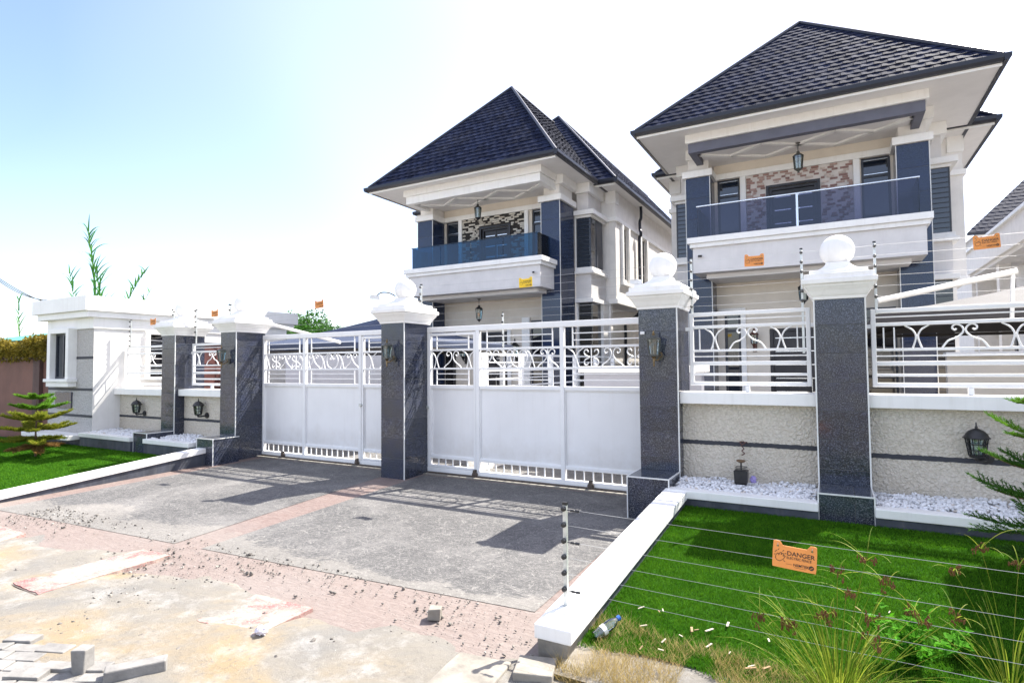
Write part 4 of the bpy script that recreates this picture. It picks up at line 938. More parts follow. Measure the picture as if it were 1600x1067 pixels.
cctv((-2.02, 6.68, 2.62), -.6, 'white security camera on the cap of the pillar beside the lawn kerb', [(.05, .03, -.02), (.09, .06, -.04)])
MB().box(-1.965, -1.915, 6.628, 6.649, 1.995, 2.03).build('bell_push', 'cctv_white', bevel=.004, label='tiny white bell push above the lantern on the kerb pillar', cat='bell push')

# ================================================================ houses
def tile_field(parent, eL, eR, tR, tL, rows, tw, as_objects, seed, name='roof_tile'):
    """shake tiles on one roof slope (eave left/right, top right/left), cut along the hips"""
    eL, eR, tL, tR = map(Vector, (eL, eR, tL, tR)); u = (eR-eL).normalized(); n = u.cross(tL-eL).normalized()
    if n.z < 0: n = -n
    r = random.Random(seed); total = MB(); cnt = 0; Lmid = ((tL+tR)/2-(eL+eR)/2); slope = Lmid.length
    for i in range(rows):
        f0 = i/rows; f1 = min(1, (i+1.12)/rows); a0 = eL.lerp(tL, f0); b0 = eR.lerp(tR, f0); a1 = eL.lerp(tL, f1); b1 = eR.lerp(tR, f1)
        w0 = (b0-a0).dot(u); off = (i % 2)*tw*.5+r.uniform(-.04, .04); s0 = (a0-eL).dot(u); s1 = (a1-eL).dot(u); e0 = (b0-eL).dot(u); e1 = (b1-eL).dot(u)
        k0 = int(math.floor((s0-off)/tw))-1
        k1 = int(math.ceil((e0-off)/tw))+1
        for k in range(k0, k1):
            xa = off+k*tw+.004; xb = off+(k+1)*tw-.004
            ca, cb = max(xa, s0), min(xb, e0); da, db = max(xa, s1), min(xb, e1)
            if cb-ca < .05: continue
            if db-da < 0: m_ = min(max((xa+xb)/2, s1), e1); da = db = m_
            lift = .030+r.uniform(-.003, .004); tilt = r.uniform(-.004, .004)
            P = lambda x, base, h: eL+u*x+(base-eL-u*((base-eL).dot(u)))+n*h
            m = MB(); seg = 4; lo = []; hi = []; lob = []
            for j in range(seg+1):
                t_ = j/seg; wv = .006*math.sin(t_*PI*2.0+.6)+tilt*(t_-.5)*2
                lo.append(P(ca+(cb-ca)*t_, a0, lift+wv)); hi.append(P(da+(db-da)*t_, a1, .010+wv*.3)); lob.append(P(ca+(cb-ca)*t_, a0, -.01))
            i0 = len(m.v); m.v += [tuple(p) for p in lo+hi+lob]; q = seg+1
            for j in range(seg):
                m.f.append((i0+j, i0+j+1, i0+q+j+1, i0+q+j)); m.f.append((i0+2*q+j, i0+2*q+j+1, i0+j+1, i0+j))
            m.f.append((i0+2*q, i0, i0+q)); m.f.append((i0+q-1, i0+3*q-1, i0+2*q-1))
            if as_objects and cnt < 300:
                cnt += 1; c = (lo[0]+hi[-1])/2; m.v = [(p[0]-c.x, p[1]-c.y, p[2]-c.z) for p in m.v]
                put(name, m.mesh(name, 'roof_tile', smooth=35), parent, tuple(c))
            else: total.add(m)
    if total.v: total.build('roof_tiling', 'roof_tile', parent, smooth=35, kind='stuff')
def gutter(parent, a, b, out):
    """box gutter under an eave from a to b; out = horizontal outward direction"""
    a = Vector(a); b = Vector(b); o = Vector(out); m = MB(); z = Vector((0, 0, 1))
    prof = [(0, -.005), (.075, .0), (.11, .05), (.115, .125), (.10, .125), (0, .128)]
    i = 0
    for p in (a, b): m.v += [tuple(p+o*x+z*h) for x, h in prof]
    n = len(prof)
    for k in range(n): m.f.append((k, (k+1) % n, n+(k+1) % n, n+k))
    m.f.append(tuple(reversed(range(n)))); m.f.append(tuple(range(n, 2*n))); m.build('gutter', 'navy_gutter', parent)
def hip_roof(parent, x0, x1, y0, y1, ze, apex, tiles, seed, cols_rows):
    """hip roof: eave rectangle, front ridge end at apex, ridge running back"""
    rf = put('roof', MB().poly([(x0, y0, ze+.11), (x1, y0, ze+.11), apex]).poly([(x1, y0, ze+.11), (x1, y1, ze+.11), (apex[0], y1, apex[2]), apex]).poly([(x0, y1, ze+.11), (x0, y0, ze+.11), apex, (apex[0], y1, apex[2])]).poly([(x1, y1, ze+.11), (x0, y1, ze+.11), (apex[0], y1, apex[2])]).mesh('roof', 'roof_tile'), parent)
    r, tw = cols_rows; zt = ze+.115; bk = (apex[0], y1, apex[2])
    tile_field(rf, (x0, y0, zt), (x1, y0, zt), apex, apex, r, tw, 'F' in tiles, seed)
    if 'R' in tiles or 'r' in tiles: tile_field(rf, (x1, y0, zt), (x1, y1, zt), bk, apex, r, tw, False, seed+1)
    if 'L' in tiles: tile_field(rf, (x0, y1, zt), (x0, y0, zt), apex, bk, r, tw, False, seed+2)
    hm = MB(); A = Vector(apex)
    for p in ((x0, y0), (x1, y0)):
        e = Vector((p[0], p[1], zt+.02)); hm.tube([e.lerp(A+Vector((0, 0, .03)), f) for f in (0, .25, .5, .75, 1)], .05, 8)
    hm.tube([A+Vector((0, 0, .03)), Vector(bk)+Vector((0, 0, .03))], .05, 8)
    hm.build('hip_cap', 'navy_gutter', rf, smooth=60)
    gutter(rf, (x0, y0, ze-.01), (x1, y0, ze-.01), (0, -1, 0)); gutter(rf, (x1, y0-.114, ze-.0115), (x1, y1, ze-.0115), (1, 0, 0)); gutter(rf, (x0, y1, ze-.0115), (x0, y0-.114, ze-.0115), (-1, 0, 0))
    return rf
def soffit(parent, x0, x1, y0, y1, z):
    MB().box(x0+.002, x1-.002, y0+.002, y1, z-.001, z+.07).build('soffit', 'soffit_white', parent)
    MB().box(x0+.012, x1-.012, y0+.004, y0+.03, z-.065, z-.0015).build('fascia_board', 'white_paint', parent)

def louvre_window(parent, x0, x1, y, z0, z1, n, glass='window_glass', frame='frame_dark'):
    f = MB().box(x0, x0+.04, y-.03, y+.03, z0, z1).box(x1-.04, x1, y-.03, y+.03, z0, z1).box(x0+.04, x1-.04, y-.03, y+.03, z1-.04, z1).box(x0+.04, x1-.04, y-.03, y+.03, z0, z0+.04).build('window', frame, parent)
    MB().box(x0+.04, x1-.04, y+.0, y+.008, z0+.04, z1-.04).build('pane', glass, f)
    if n: 
        for k in range(1, n+1):
            z = z0+(z1-z0)*k/(n+1); MB().box(x0+.041, x1-.041, y-.026, y-.012, z-.010, z+.010).build('burglar_bar', frame, f)
    return f
def balcony_door(parent, x0, x1, y, z0, z1, zt):
    """glazed door with transom light"""
    f = MB().box(x0, x0+.05, y-.03, y+.04, z0, z1).box(x1-.05, x1, y-.03, y+.04, z0, z1).box(x0+.05, x1-.05, y-.03, y+.04, z1-.05, z1).box(x0+.05, x1-.05, y-.03, y+.04, zt-.03, zt+.03).build('glazed_door', 'frame_dark', parent)
    MB().box(x0+.05, x1-.05, y+.0, y+.008, zt+.03, z1-.05).box(x0+.05, x1-.05, y, y+.008, z0, zt-.03).build('pane', 'window_glass', f)
    MB().box(x0+.055, x1-.055, y-.036, y-.02, zt+.035, zt+.05).box(x0+.055, x1-.055, y-.036, y-.02, z1-.065, z1-.052).build('light_trim', 'silver', f)
    return f
def panel_door(parent, x0, x1, y, z0, z1, strips=4, mat='silver', name='door'):
    d = MB().box(x0, x0+.07, y-.05, y+.05, z0, z1).box(x1-.07, x1, y-.05, y+.05, z0, z1).box(x0+.07, x1-.07, y-.05, y+.05, z1-.07, z1).box(x0+.07, x1-.07, y, y+.04, z0, z1-.07).build(name, 'door_dark', parent, bevel=.006)
    xm = (x0+x1)/2; MB().box(xm-.008, xm+.008, y-.012, y-.001, z0, z1-.071).build('meeting_stile', 'black_metal', d)
    for k in range(strips):
        z = z0+(z1-z0)*(k+.7)/(strips+.4)
        MB().box(x0+.12, xm-.05, y-.006, y-.001, z-.011, z+.011).build('inlay', mat, d); MB().box(xm+.05, x1-.12, y-.006, y-.001, z-.011, z+.011).build('inlay', mat, d)
    MB().tube([(xm+.06, y-.05, z0+.85), (xm+.06, y-.05, z0+1.25)], .012, 6).build('handle', 'silver', d)
    return d
def hanging_lantern(loc, zc, label, mat='black_metal'):
    x, y, z = loc
    t = thing('hanging_lantern', label, 'lamp', (x, y, z))
    MB().lathe([(.06, zc-.02), (.05, zc-.035), (.012, zc-.05)], 12, (x, y, 0)).build('ceiling_rose', mat, t)
    MB().tube([(x, y, zc-.03), (x, y, z+.27)], .010, 6).build('rod', mat, t)
    MB().lathe([(.012, z+.28), (.04, z+.25), (.03, z+.23), (.11, z+.17), (.125, z+.15), (.10, z+.145)], 8, (x, y, 0)).build('lid', mat, t)
    c = MB().lathe([(.03, z-.24), (.018, z-.22), (.05, z-.19), (.085, z-.165), (.09, z-.15), (.05, z-.145)], 8, (x, y, 0)); c.add(sum_ribs(8, .084, z-.15, .108, z+.15, .008, (x, y, 0)))
    c = c.build('lamp_cage', mat, t)
    MB().lathe([(.076, z-.148), (.10, z+.146)], 8, (x, y, 0)).build('glass', 'lantern_frost', c)
    MB().lathe([(.018, z-.13), (.022, z-.02), (.012, z+.03)], 8, (x, y, 0)).build('bulb', 'cctv_white', c)
def house_wall_lantern(loc, label, mat='black_metal', s=1.0):
    x, y, z = loc; t = thing('wall_lantern', label, 'lamp', loc)
    MB().box(x-.05, x+.05, y-.03, y, z-.32*s, z-.1*s).build('wall_plate', mat, t, bevel=.008)
    MB().tube(bez([(x, y-.02, z-.2*s), (x, y-.12, z-.25*s), (x, y-.18, z-.2*s), (x, y-.18, z-.13*s)], 4), .014, 6).build('arm', mat, t)
    c = (x, y-.18, z)
    k = MB().lathe([(.02*s, -.22*s), (.05*s, -.14*s), (.075*s, -.12*s), (.05*s, -.115*s)], 8, c); k.add(sum_ribs(8, .07*s, -.12*s, .09*s, .10*s, .007, c)); k = k.build('lamp_cage', mat, t)
    MB().lathe([(.062*s, -.117*s), (.082*s, .098*s)], 8, c).build('glass', 'lantern_frost', k)
    MB().lathe([(.07*s, .099*s), (.125*s, .10*s), (.07*s, .16*s), (.03*s, .20*s), (.025*s, .24*s), (.004, .30*s)], 12, c).build('lid', mat, t, smooth=35)

def cladding(parent, x0, x1, y, z0, z1, hole, mat, back, seed, sw=.24, sh=.062, v_gaps=(.012, .05, .10, .18)):
    """split-face stone strips, each its own piece"""
    p = MB().panel(x0, x1, z0, z1, y-.02, y-.001, [hole]).build('stone_cladding', back, parent)
    r = random.Random(seed); z = z1-sh-.006; n = 0; row = 0
    ms = [cached(('strip', mat, k), lambda k=k: MB().box(-.5, .5, -.5, .5, -.5, .5).mesh('stone_strip', mat)) for k in range(1)]
    while z > z0+.01 and n < 296:
        x = x0+r.uniform(-.18, .02); row += 1
        while x < x1 and n < 296:
            w = r.uniform(.55, 1.25)*sw; a, b = max(x, x0+.004), min(x+w, x1-.004); x += w+r.choice(v_gaps)
            if b-a < .05: continue
            if b > hole[0]-.02 and a < hole[1]+.02 and z < hole[3]+.02:
                if a < hole[0]-.06: b = min(b, hole[0]-.02)
                elif b > hole[1]+.06: a = max(a, hole[1]+.02)
                else: continue
            d = r.uniform(.014, .034); n += 1
            put('stone_strip', ms[0], p, ((a+b)/2, y-.02-d/2+.001, z+sh/2), scale=(b-a, d, sh-.012))
        z -= sh

def house(ox, key, label, roof, rear, v):
    t = thing('duplex_house', label, 'house', (ox-.62, 17, 0))
    X = lambda x: x+ox
    GN = 'granite_navy'; zc = 6.38; ze = 7.13
    # --- granite columns with neck, cap and bracket
    for s, (a, b) in ((-1, (-3.19, -2.59)), (1, (1.33, 1.93))):
        a, b = X(a), X(b); y0, y1 = 15.0, 16.06
        c = MB().box(a+.01, b-.01, y0+.01, y1, -.05, zc).build('column', 'grout', t)
        brk = [-.04+.535*k for k in range(13)]; brk[-1] = zc-.003
        tiled_face(c, 'F', a+.006, b-.006, 0, 0, y0+.01, 1, m=GN, brk=brk)
        tiled_face(c, 'R', y0+.006, y1, 0, 0, b-.01, 1, cols=2, m=GN, brk=brk)
        if s < 0: tiled_face(c, 'L', y0+.006, y1, 0, 0, a+.01, 1, cols=2, m=GN, brk=brk)
        else: tiled_face(c, 'L', y0+.006, y1, 0, 0, a+.01, 1, cols=2, m=GN, brk=brk)
        for xx in (a, b): MB().box(xx-.008, xx+.008, y0-.006, y0+.009, -.04, zc-.002).build('corner_trim', 'trim_white', c)
        MB().box(a-.07, b+.07, y0-.07, y1+.03, zc, zc+.17).build('column_cap', 'white_paint', c, bevel=.008)
        MB().box(a+.06, b-.04, y0+.08, y1-.05, zc+.171, ze).build('column_neck', 'wall_white', c)
        MB().box(a+.01, b+.10, y0+.02, y1+.0, ze-.26, ze-.0015).build('bracket', 'white_paint', c, bevel=.006)
    # --- recessed front wall
    fy = 15.66; D = v['door']; st = v['stone']
    holes = [(X(st[0]+.4) if 0 else X(D[0]), X(D[1]), 4.21, 6.02), (X(-2.52), X(-1.97), 4.21, 6.41), (X(.70), X(1.28), 4.21, 6.41)]+[(X(a), X(b), z0, z1) for a, b, z0, z1 in v['gholes']]
    MB().panel(X(-2.6), X(1.34), -.05, 7.125, fy, fy+.2, holes).build('front_wall', 'wall_cream', t)
    MB().box(X(-2.58), X(1.32), fy-.07, fy-.0005, 6.41, 6.56).build('lintel_band', 'white_paint', t, bevel=.006)
    for x in (st[0]-.14, st[1]+.01): MB().box(X(x), X(x+.13), fy-.06, fy-.0005, 4.21, 6.409).build('pilaster', 'white_paint', t)
    cladding(t, X(st[0]), X(st[1]), fy, 4.66, 6.408, (X(D[0])-.06, X(D[1])+.06, 4.4, 6.08), v['clad'], v['cladback'], v['seed'], *v['strip'])
    panel_door(t, X(D[0]), X(D[1]), fy+.06, 4.21, 6.02, 5)
    MB().box(X(D[0])-.06, X(D[0]), fy-.05, fy+.02, 4.22, 6.08).box(X(D[1]), X(D[1])+.06, fy-.05, fy+.02, 4.22, 6.08).box(X(D[0]), X(D[1]), fy-.05, fy+.02, 6.021, 6.08).build('door_surround', 'door_dark', t)
    balcony_door(t, X(-2.52), X(-1.97), fy+.08, 4.21, 6.41, 5.98); balcony_door(t, X(.70), X(1.28), fy+.08, 4.21, 6.41, 5.98)
    # --- balcony
    px0, px1 = -2.97, 1.835
    b = MB().box(X(px0+.11), X(px1-.11), 14.11, 15.3, 3.80, 4.40).build('balcony', 'wall_grey', t)
    MB().box(X(px0+.11), X(px1-.11), 15.301, fy-.001, 3.80, 4.2).build('floor_slab', 'wall_cream', b)
    MB().box(X(px0), X(px1), 14.0, 15.28, 4.50, 4.64).box(X(px0+.05), X(px1-.05), 14.05, 15.26, 4.401, 4.499).build('parapet_cap', 'white_paint', b, bevel=.008)
    MB().box(X(px0+.35), X(px1-.35), 14.45, 15.6, 3.70, 3.799).build('soffit_tray', 'soffit_white', b, bevel=.005)
    MB().box(X(px0+.15), X(px1-.15), 14.15, 16.2, 3.74, 3.798).build('soffit', 'soffit_white', b) if 0 else None
    # glass balustrade
    gx0, gx1, gy, gz0, gz1 = px0+.22, px1-.21, 14.16, 4.641, v['gz']
    g = MB(); gl = thing  # (balustrade belongs to the house)
    n = v['panes']; bal = MB().bar((X(gx0-.02), gy, gz1+.014), (X(gx1+.02), gy, gz1+.014), .04, .028).bar((X(gx0), gy+.021, gz1+.0139), (X(gx0), 15.0, gz1+.0139), .04, .028).bar((X(gx1), gy+.021, gz1+.0139), (X(gx1), 15.0, gz1+.0139), .04, .028).build('balustrade', v['railmat'], t, bevel=.006)
    for k in range(n):
        a = gx0+(gx1-gx0)*k/n+.008; c = gx0+(gx1-gx0)*(k+1)/n-.008
        MB().box(X(a), X(c), gy-.006, gy+.006, gz0, gz1).build('glass_pane', v['glass'], bal)
    for x in (gx0, gx1): MB().box(X(x)-.006, X(x)+.006, gy+.02, 14.98, gz0, gz1).build('glass_pane', v['glass'], bal)
    for x in v['posts']: MB().box(X(x)-.022, X(x)+.022, gy-.02, gy-.0065, gz0, gz1).build('post', 'silver', bal)
    # --- beams under the eave and ceiling mouldings
    MB().box(X(px0), X(px1), 14.0, 14.26, 6.93, ze-.0015).box(X(px0), X(px0+.24), 14.2601, 15.0, 6.931, ze-.0016).box(X(px1-.24), X(px1), 14.2601, 15.0, 6.931, ze-.0016).build('eave_beam', 'white_paint', t, bevel=.006)
    bm = MB(); i_ = .06
    bm.box(X(px0+i_), X(px1-i_), 14.06, 14.24, 6.70, 6.929).box(X(px0+i_), X(px0+.22), 14.2401, 15.6, 6.701, 6.9285).box(X(px1-.22), X(px1-i_), 14.2401, 15.6, 6.701, 6.9285)
    bm.build('lower_beam', v['beam'], t, bevel=.005)
    MB().box(X(px0+.24), X(px1-.24), 14.262, fy-.0006, 6.80, 6.86).build('ceiling', 'soffit_white', t)
    cm = MB(); z0, z1 = 6.75, 6.7995
    cx = (px0+px1)/2
    for sx in (-1, 1):
        P = [(cx, 14.98), (cx+sx*.75, 14.5), (cx+sx*1.5, 14.98), (cx+sx*.75, 15.46)]
        for p, q in zip(P, P[1:]+P[:1]): cm.bar((X(p[0]), p[1], (z0+z1)/2), (X(q[0]), q[1], (z0+z1)/2), .11, z1-z0-.0002*abs(hash((p, q))) % 1e-9)
        cm.bar((X(cx+sx*1.5), 15.0, 6.776), (X(cx+sx*2.15), 14.55, 6.776), .12, .044)
    cm.build('ceiling_moulding', 'white_paint', t)
    # --- corner bays and rear body (mirrored both sides)
    wx = v['wx']
    for s in (-1, 1):
        mx = (lambda x: X(x)) if s > 0 else (lambda x: X(-1.26-x))
        def BX(a, b, y0, y1, z0, z1, name, mat, par=t, bevel=0):
            p, q = sorted((mx(a), mx(b))); return MB().box(p, q, y0, y1, z0, z1).build(name, mat, par, bevel=bevel)
        b0, b1 = 1.94, 2.43
        BX(b0, b1, 16.12, 17.38, 3.62, 4.36, 'bay_apron', 'wall_grey'); BX(b0-.0, b1+.12, 16.0, 17.37, 4.361, 4.45, 'bay_sill', 'white_paint', bevel=.006); BX(b0, b1+.06, 16.06, 17.372, 4.451, 4.56, 'bay_sill', 'white_paint', bevel=.006)
        w = BX(b0+.06, b1-.01, 16.14, 17.1, 4.561, 6.06, 'bay_window', 'window_glass')
        for xx in (b0+.03, b1-.025): BX(xx, xx+.03, 16.125, 16.16, 4.562, 6.059, 'window_frame', 'frame_dark', w)
        BX(b1-.018, b1+.004, 16.6, 17.12, 4.563, 6.058, 'window_shutter', 'frame_dark', w)
        for k in range(1, 13): BX(b0+.065, b1-.03, 16.118, 16.132, 4.56+k*.115, 4.576+k*.115, 'burglar_bar', 'frame_dark', w)
        BX(b0-.0, b0+.028, 16.08, 16.2, 4.562, 6.0595, 'bay_jamb', 'white_paint')
        BX(b0, b1+.03, 16.08, 17.371, 6.061, 6.13, 'bay_cornice', 'white_paint', bevel=.005); BX(b0, b1+.14, 15.98, 17.37, 6.131, 6.27, 'bay_cornice', 'white_paint', bevel=.006)
        BX(b0, b1-.12, 16.25, 17.375, 6.271, 6.88, 'bay_neck', 'wall_grey'); BX(b0, b1-.02, 16.12, 17.374, 6.84, ze-.0016, 'bay_bracket', 'white_paint', bevel=.005)
        BX(b0, b1+.10, 16.0, 17.37, 3.50, 3.619, 'bay_cornice', 'white_paint', bevel=.005)
        w2 = BX(b0+.06, b1-.01, 16.2, 17.1, .6, 3.499, 'bay_window', 'window_glass_black'); BX(b0, b0+.055, 16.12, 16.3, .1, 3.498, 'bay_jamb', 'white_paint'); BX(b1-.03, b1+.08, 16.9, 17.39, .1, 3.497, 'bay_jamb', 'white_paint')
        for k in range(1, 16): BX(b0+.065, b1-.03, 16.185, 16.198, .6+k*.18, .62+k*.18, 'burglar_bar', 'frame_dark', w2)
        BX(b0, b1, 16.2, 17.38, -.05, .599, 'bay_apron', 'wall_grey')
        # rear body
        side = MB().panel(17.4, 33, 3.62, 7.12, 0, .2, [(a, b, 4.42, 6.12) for a, b in v['swin']]); sg = s
        p = mx(wx); side.xform(Matrix(((0, -s, 0, p), (1, 0, 0, 0), (0, 0, 1, 0), (0, 0, 0, 1)))); side.build('side_wall', 'wall_white', t)
        BX(1.9, wx-.2, 17.4, 17.6, -.05, 7.12, 'return_wall', 'wall_white'); BX(1.9, wx-.0005, 17.403, 17.6, 3.62, 7.1195, 'return_wall', 'wall_white') if 0 else None
        BX(wx-.2, wx-.001, 17.401, 17.599, 3.62, 7.119, 'corner_pier', 'wall_white')
        BX(wx-.75, wx-.55, 17.61, 33, -.05, 3.62, 'ground_wall', 'wall_white'); BX(wx-.75, wx-.02, 17.41, 33, 3.55, 3.619, 'overhang_soffit', 'soffit_white')
        BX(wx-.25, wx+.06, 17.34, 33, 6.17, 6.30, 'string_course', 'white_paint', bevel=.006); BX(b1-.1, wx-.251, 17.345, 17.42, 6.171, 6.299, 'string_course', 'white_paint')
        BX(wx-.30, wx+.03, 17.36, 17.7, 6.74, ze-.0017, 'bracket', 'white_paint', bevel=.006)
        BX(wx-.24, wx+.05, 17.35, 33, 3.555, 3.70, 'base_course', 'white_paint', bevel=.004)
        if s > 0 and v['right_detail']:
            for a, b in v['swin']:
                fr = MB(); e = .14
                fr.box(p-.02, p+.07, a-e, a, 4.30, 6.16).box(p-.02, p+.07, b, b+e, 4.30, 6.16).box(p-.02, p+.09, a-e-.04, b+e+.04, 4.20, 4.299)
                fr = fr.build('window_surround', 'white_paint', t, bevel=.006)
                MB().box(p-.10, p-.06, a, a+.06, 4.42, 6.12).box(p-.10, p-.06, b-.06, b, 4.42, 6.12).box(p-.10, p-.06, a+.06, b-.06, 5.62, 5.68).build('window_frame', 'frame_dark', fr)
                MB().box(p-.09, p-.08, a+.06, b-.06, 4.42, 6.12).build('pane', 'window_glass', fr)
            y = 19.62
            MB().tube(bez([(p+.18, y, ze), (p+.18, y, 6.75), (p+.12, y+.05, 6.62), (p+.12, y+.05, 6.35), (p+.16, y, 6.25), (p+.16, y, 6.1), (p+.10, y, 5.95), (p+.10, y, 4.5), (p+.10, y, 3.5), (p-.45, y+.2, 3.1), (p-.5, y+.2, 2.8), (p-.5, y+.2, .1)], 4), .05, 8).build('downpipe', 'navy_gutter', t, smooth=50)
    # --- soffits and roofs
    soffit(t, roof[0], roof[1], roof[2], 18.2, ze); soffit(t, rear[0], rear[1], rear[2], 33.2, ze-.004)
    hip_roof(t, roof[0], roof[1], roof[2], 21, ze, roof[3], roof[4], v['seed'], (23, .245))
    hip_roof(t, rear[0], rear[1], rear[2], 33.4, ze-.004, rear[3], rear[4], v['seed']+9, (24, .26))
    return t
OXR, OXL = 0.0, -8.66
house(OXR, 'R', 'white duplex with smoked glass balcony, grey eave beam and pink stone cladding', (-4.0, 2.88, 13.46, (-.53, 16.95, 10.7), 'FL'), (-4.40, 3.40, 16.75, (-.5, 20.5, 10.9), 'f'),
      dict(door=(-1.29, -.21), stone=(-1.81, .53), clad='clad_red', cladback='clad_back_red', strip=(.15, .056, (.05, .1, .16, .24)), seed=21, gz=5.39, panes=2, railmat='silver', glass='rail_glass_smoke', posts=[-.60], beam='beam_grey', wx=2.88, swin=[(18.2, 18.9)], right_detail=False,
           gholes=[(-2.42, -2.03, .05, 2.95), (-1.36, .35, .05, 2.50)]))
house(OXL, 'L', 'white duplex with blue glass balcony and black and cream stone cladding', (-12.66, -6.18, 13.56, (-9.36, 17.0, 11.12), 'FRL'), (-13.1, -5.58, 16.52, (-9.3, 20.75, 11.5), 'FR'),
      dict(door=(-1.12, -.10), stone=(-1.85, .45), clad='clad_black', cladback='clad_back_black', strip=(.20, .056), seed=33, gz=5.29, panes=4, railmat='rail_glass_blue', glass='rail_glass_blue', posts=[], beam='white_paint', wx=2.77, swin=[(18.05, 18.6), (20.1, 20.75), (24.6, 25.2)], right_detail=True,
           gholes=[(-1.16, -.20, .05, 2.70)]))
# ground-floor fittings of both fronts
def ground_floor():
    R = bpy.data.objects['duplex_house']; L = bpy.data.objects['duplex_house.001']
    f = MB().box(-2.42, -2.36, 15.72, 15.78, .05, 2.95).box(-2.09, -2.03, 15.72, 15.78, .05, 2.95).box(-2.36, -2.09, 15.72, 15.78, 2.89, 2.95).box(-2.36, -2.09, 15.72, 15.78, 2.45, 2.51).build('glazed_door', 'frame_dark', R)
    MB().box(-2.36, -2.09, 15.745, 15.753, .05, 2.45).box(-2.36, -2.09, 15.745, 15.753, 2.51, 2.89).build('pane', 'window_glass', f)
    MB().box(-2.02, -1.90, 15.60, 15.659, .05, 3.05).box(-2.55, -2.021, 15.60, 15.659, 2.951, 3.05).build('door_surround', 'white_paint', R, bevel=.005)
    d = panel_door(R, -1.355, .345, 15.72, .05, 2.495, 7)
    panel_door(L, -8.66-1.155, -8.66-.205, 15.72, .05, 2.695, 5)
    MB().box(-8.66-.18, -8.66-.06, 15.60, 15.659, .05, 2.9).box(-8.66-1.30, -8.66-1.18, 15.60, 15.659, .05, 2.9).build('door_surround', 'white_paint', L, bevel=.005)
    MB().box(-8.66+.35, -8.66+.62, 15.58, 15.659, .05, 3.1).build('pilaster', 'white_paint', L); louvre_window(L, -8.66+.66, -8.66+1.25, 15.63, .7, 3.0, 10, 'window_glass_black')
    MB().box(-8.66-2.5, -8.66-2.15, 15.56, 15.659, .4, 2.9).build('window_recess', 'window_glass_black', L)
    louvre_window(R, .62, 1.28, 15.63, .6, 2.9, 9, 'window_glass_black')
ground_floor()
hanging_lantern((-.58, 14.9, 6.32), 6.80, 'pewter hanging lantern over the smoked glass balcony', 'pewter')
hanging_lantern((-9.44, 14.9, 6.34), 6.80, 'black hanging lantern over the blue glass balcony')
hanging_lantern((-9.42, 14.9, 3.22), 3.70, 'black hanging lantern under the balcony of the blue glass house')
hanging_lantern((-.55, 14.95, 3.25), 3.70, 'black lantern under the smoked glass balcony beside the wide pillar')
house_wall_lantern((-1.70, 15.66, 2.25), 'copper wall lantern beside the striped dark door seen through the lawn railing', 'lamp_copper')
house_wall_lantern((-10.40, 15.66, 2.1), 'black wall lantern seen through the gate wicket, door side away from the downpipe', s=1.25)
house_wall_lantern((-8.50, 15.66, 2.1), 'black wall lantern seen through the middle of the lawn-side gate', s=1.25)
for ox, lab in ((-2.72, 'smoked glass'), (-7.15, 'blue glass')):
    t = thing('security_camera', 'tiny white dome camera on the grey balcony front of the %s house' % lab, 'camera', (ox, 14.1, 4.2))
    MB().lathe([(.03, 0), (.03, .02)], 12, (ox, 14.09, 4.2), 'Y').build('mount', 'cctv_white', t)
    MB().bar((ox, 14.09, 4.2), (ox+.07, 13.99, 4.18), .045, .045).build('body', 'black_metal', t)

def third_house():
    t = thing('duplex_house', 'partly seen white house with sloping eave line beyond the grey carport', 'house', (9.5, 30, 0))
    MB().box(7.2, 14, 25.0, 38, -.05, 7.2).build('wall', 'wall_white', t)
    MB().box(6.0, 7.4, 24.0, 38, 5.92, 6.98).build('parapet_band', 'wall_white', t, bevel=.01)
    MB().box(5.88, 7.39, 23.9, 38.1, 6.981, 7.10).build('parapet_cap', 'white_paint', t)
    MB().box(6.15, 7.19, 24.2, 38, 5.78, 5.919).build('soffit', 'soffit_white', t)
    for y in (25.5, 31.5, 37.0): MB().box(6.3, 6.7, y, y+.45, -.05, 5.779).build('column', 'wall_white', t)
    for y in (26.8, 29.6, 33.2):
        f = MB().box(7.14, 7.199, y, y+1.2, 3.7, 5.3).build('window', 'frame_dark', t); MB().box(7.13, 7.139, y+.08, y+1.12, 3.78, 5.22).build('pane', 'window_glass', f)
        f = MB().box(7.14, 7.199, y, y+1.2, 1.0, 2.7).build('window', 'frame_dark', t); MB().box(7.13, 7.139, y+.08, y+1.12, 1.08, 2.62).build('pane', 'window_glass', f)
    MB().box(6.9, 7.2, 24.9, 38, 3.1, 3.4).build('string_course', 'white_paint', t)
    x0, x1, y0, y1, z = 6.05, 15.5, 36.2, 48, 8.05
    r = put('roof', MB().poly([(x0, y0, z), (x1, y0, z), (x1-4.0, y0+4, z+3.3), (x0+3.2, y0+4, z+3.3)]).poly([(x0, y1, z), (x0, y0, z), (x0+3.2, y0+4, z+3.3), (x0+3.2, y1-4, z+3.3)]).mesh('roof', 'roof_tile'), t)
    tile_field(r, (x0, y0, z+.01), (x1, y0, z+.01), (x1-4, y0+4, z+3.31), (x0+3.2, y0+4, z+3.31), 14, .36, False, 77)
    gutter(r, (x0, y0, z-.12), (x1, y0, z-.12), (0, -1, 0)); MB().box(x0+.4, x1, y0+.4, y1, -.05, z-.01).build('rear_wall', 'wall_white', t)
third_house()
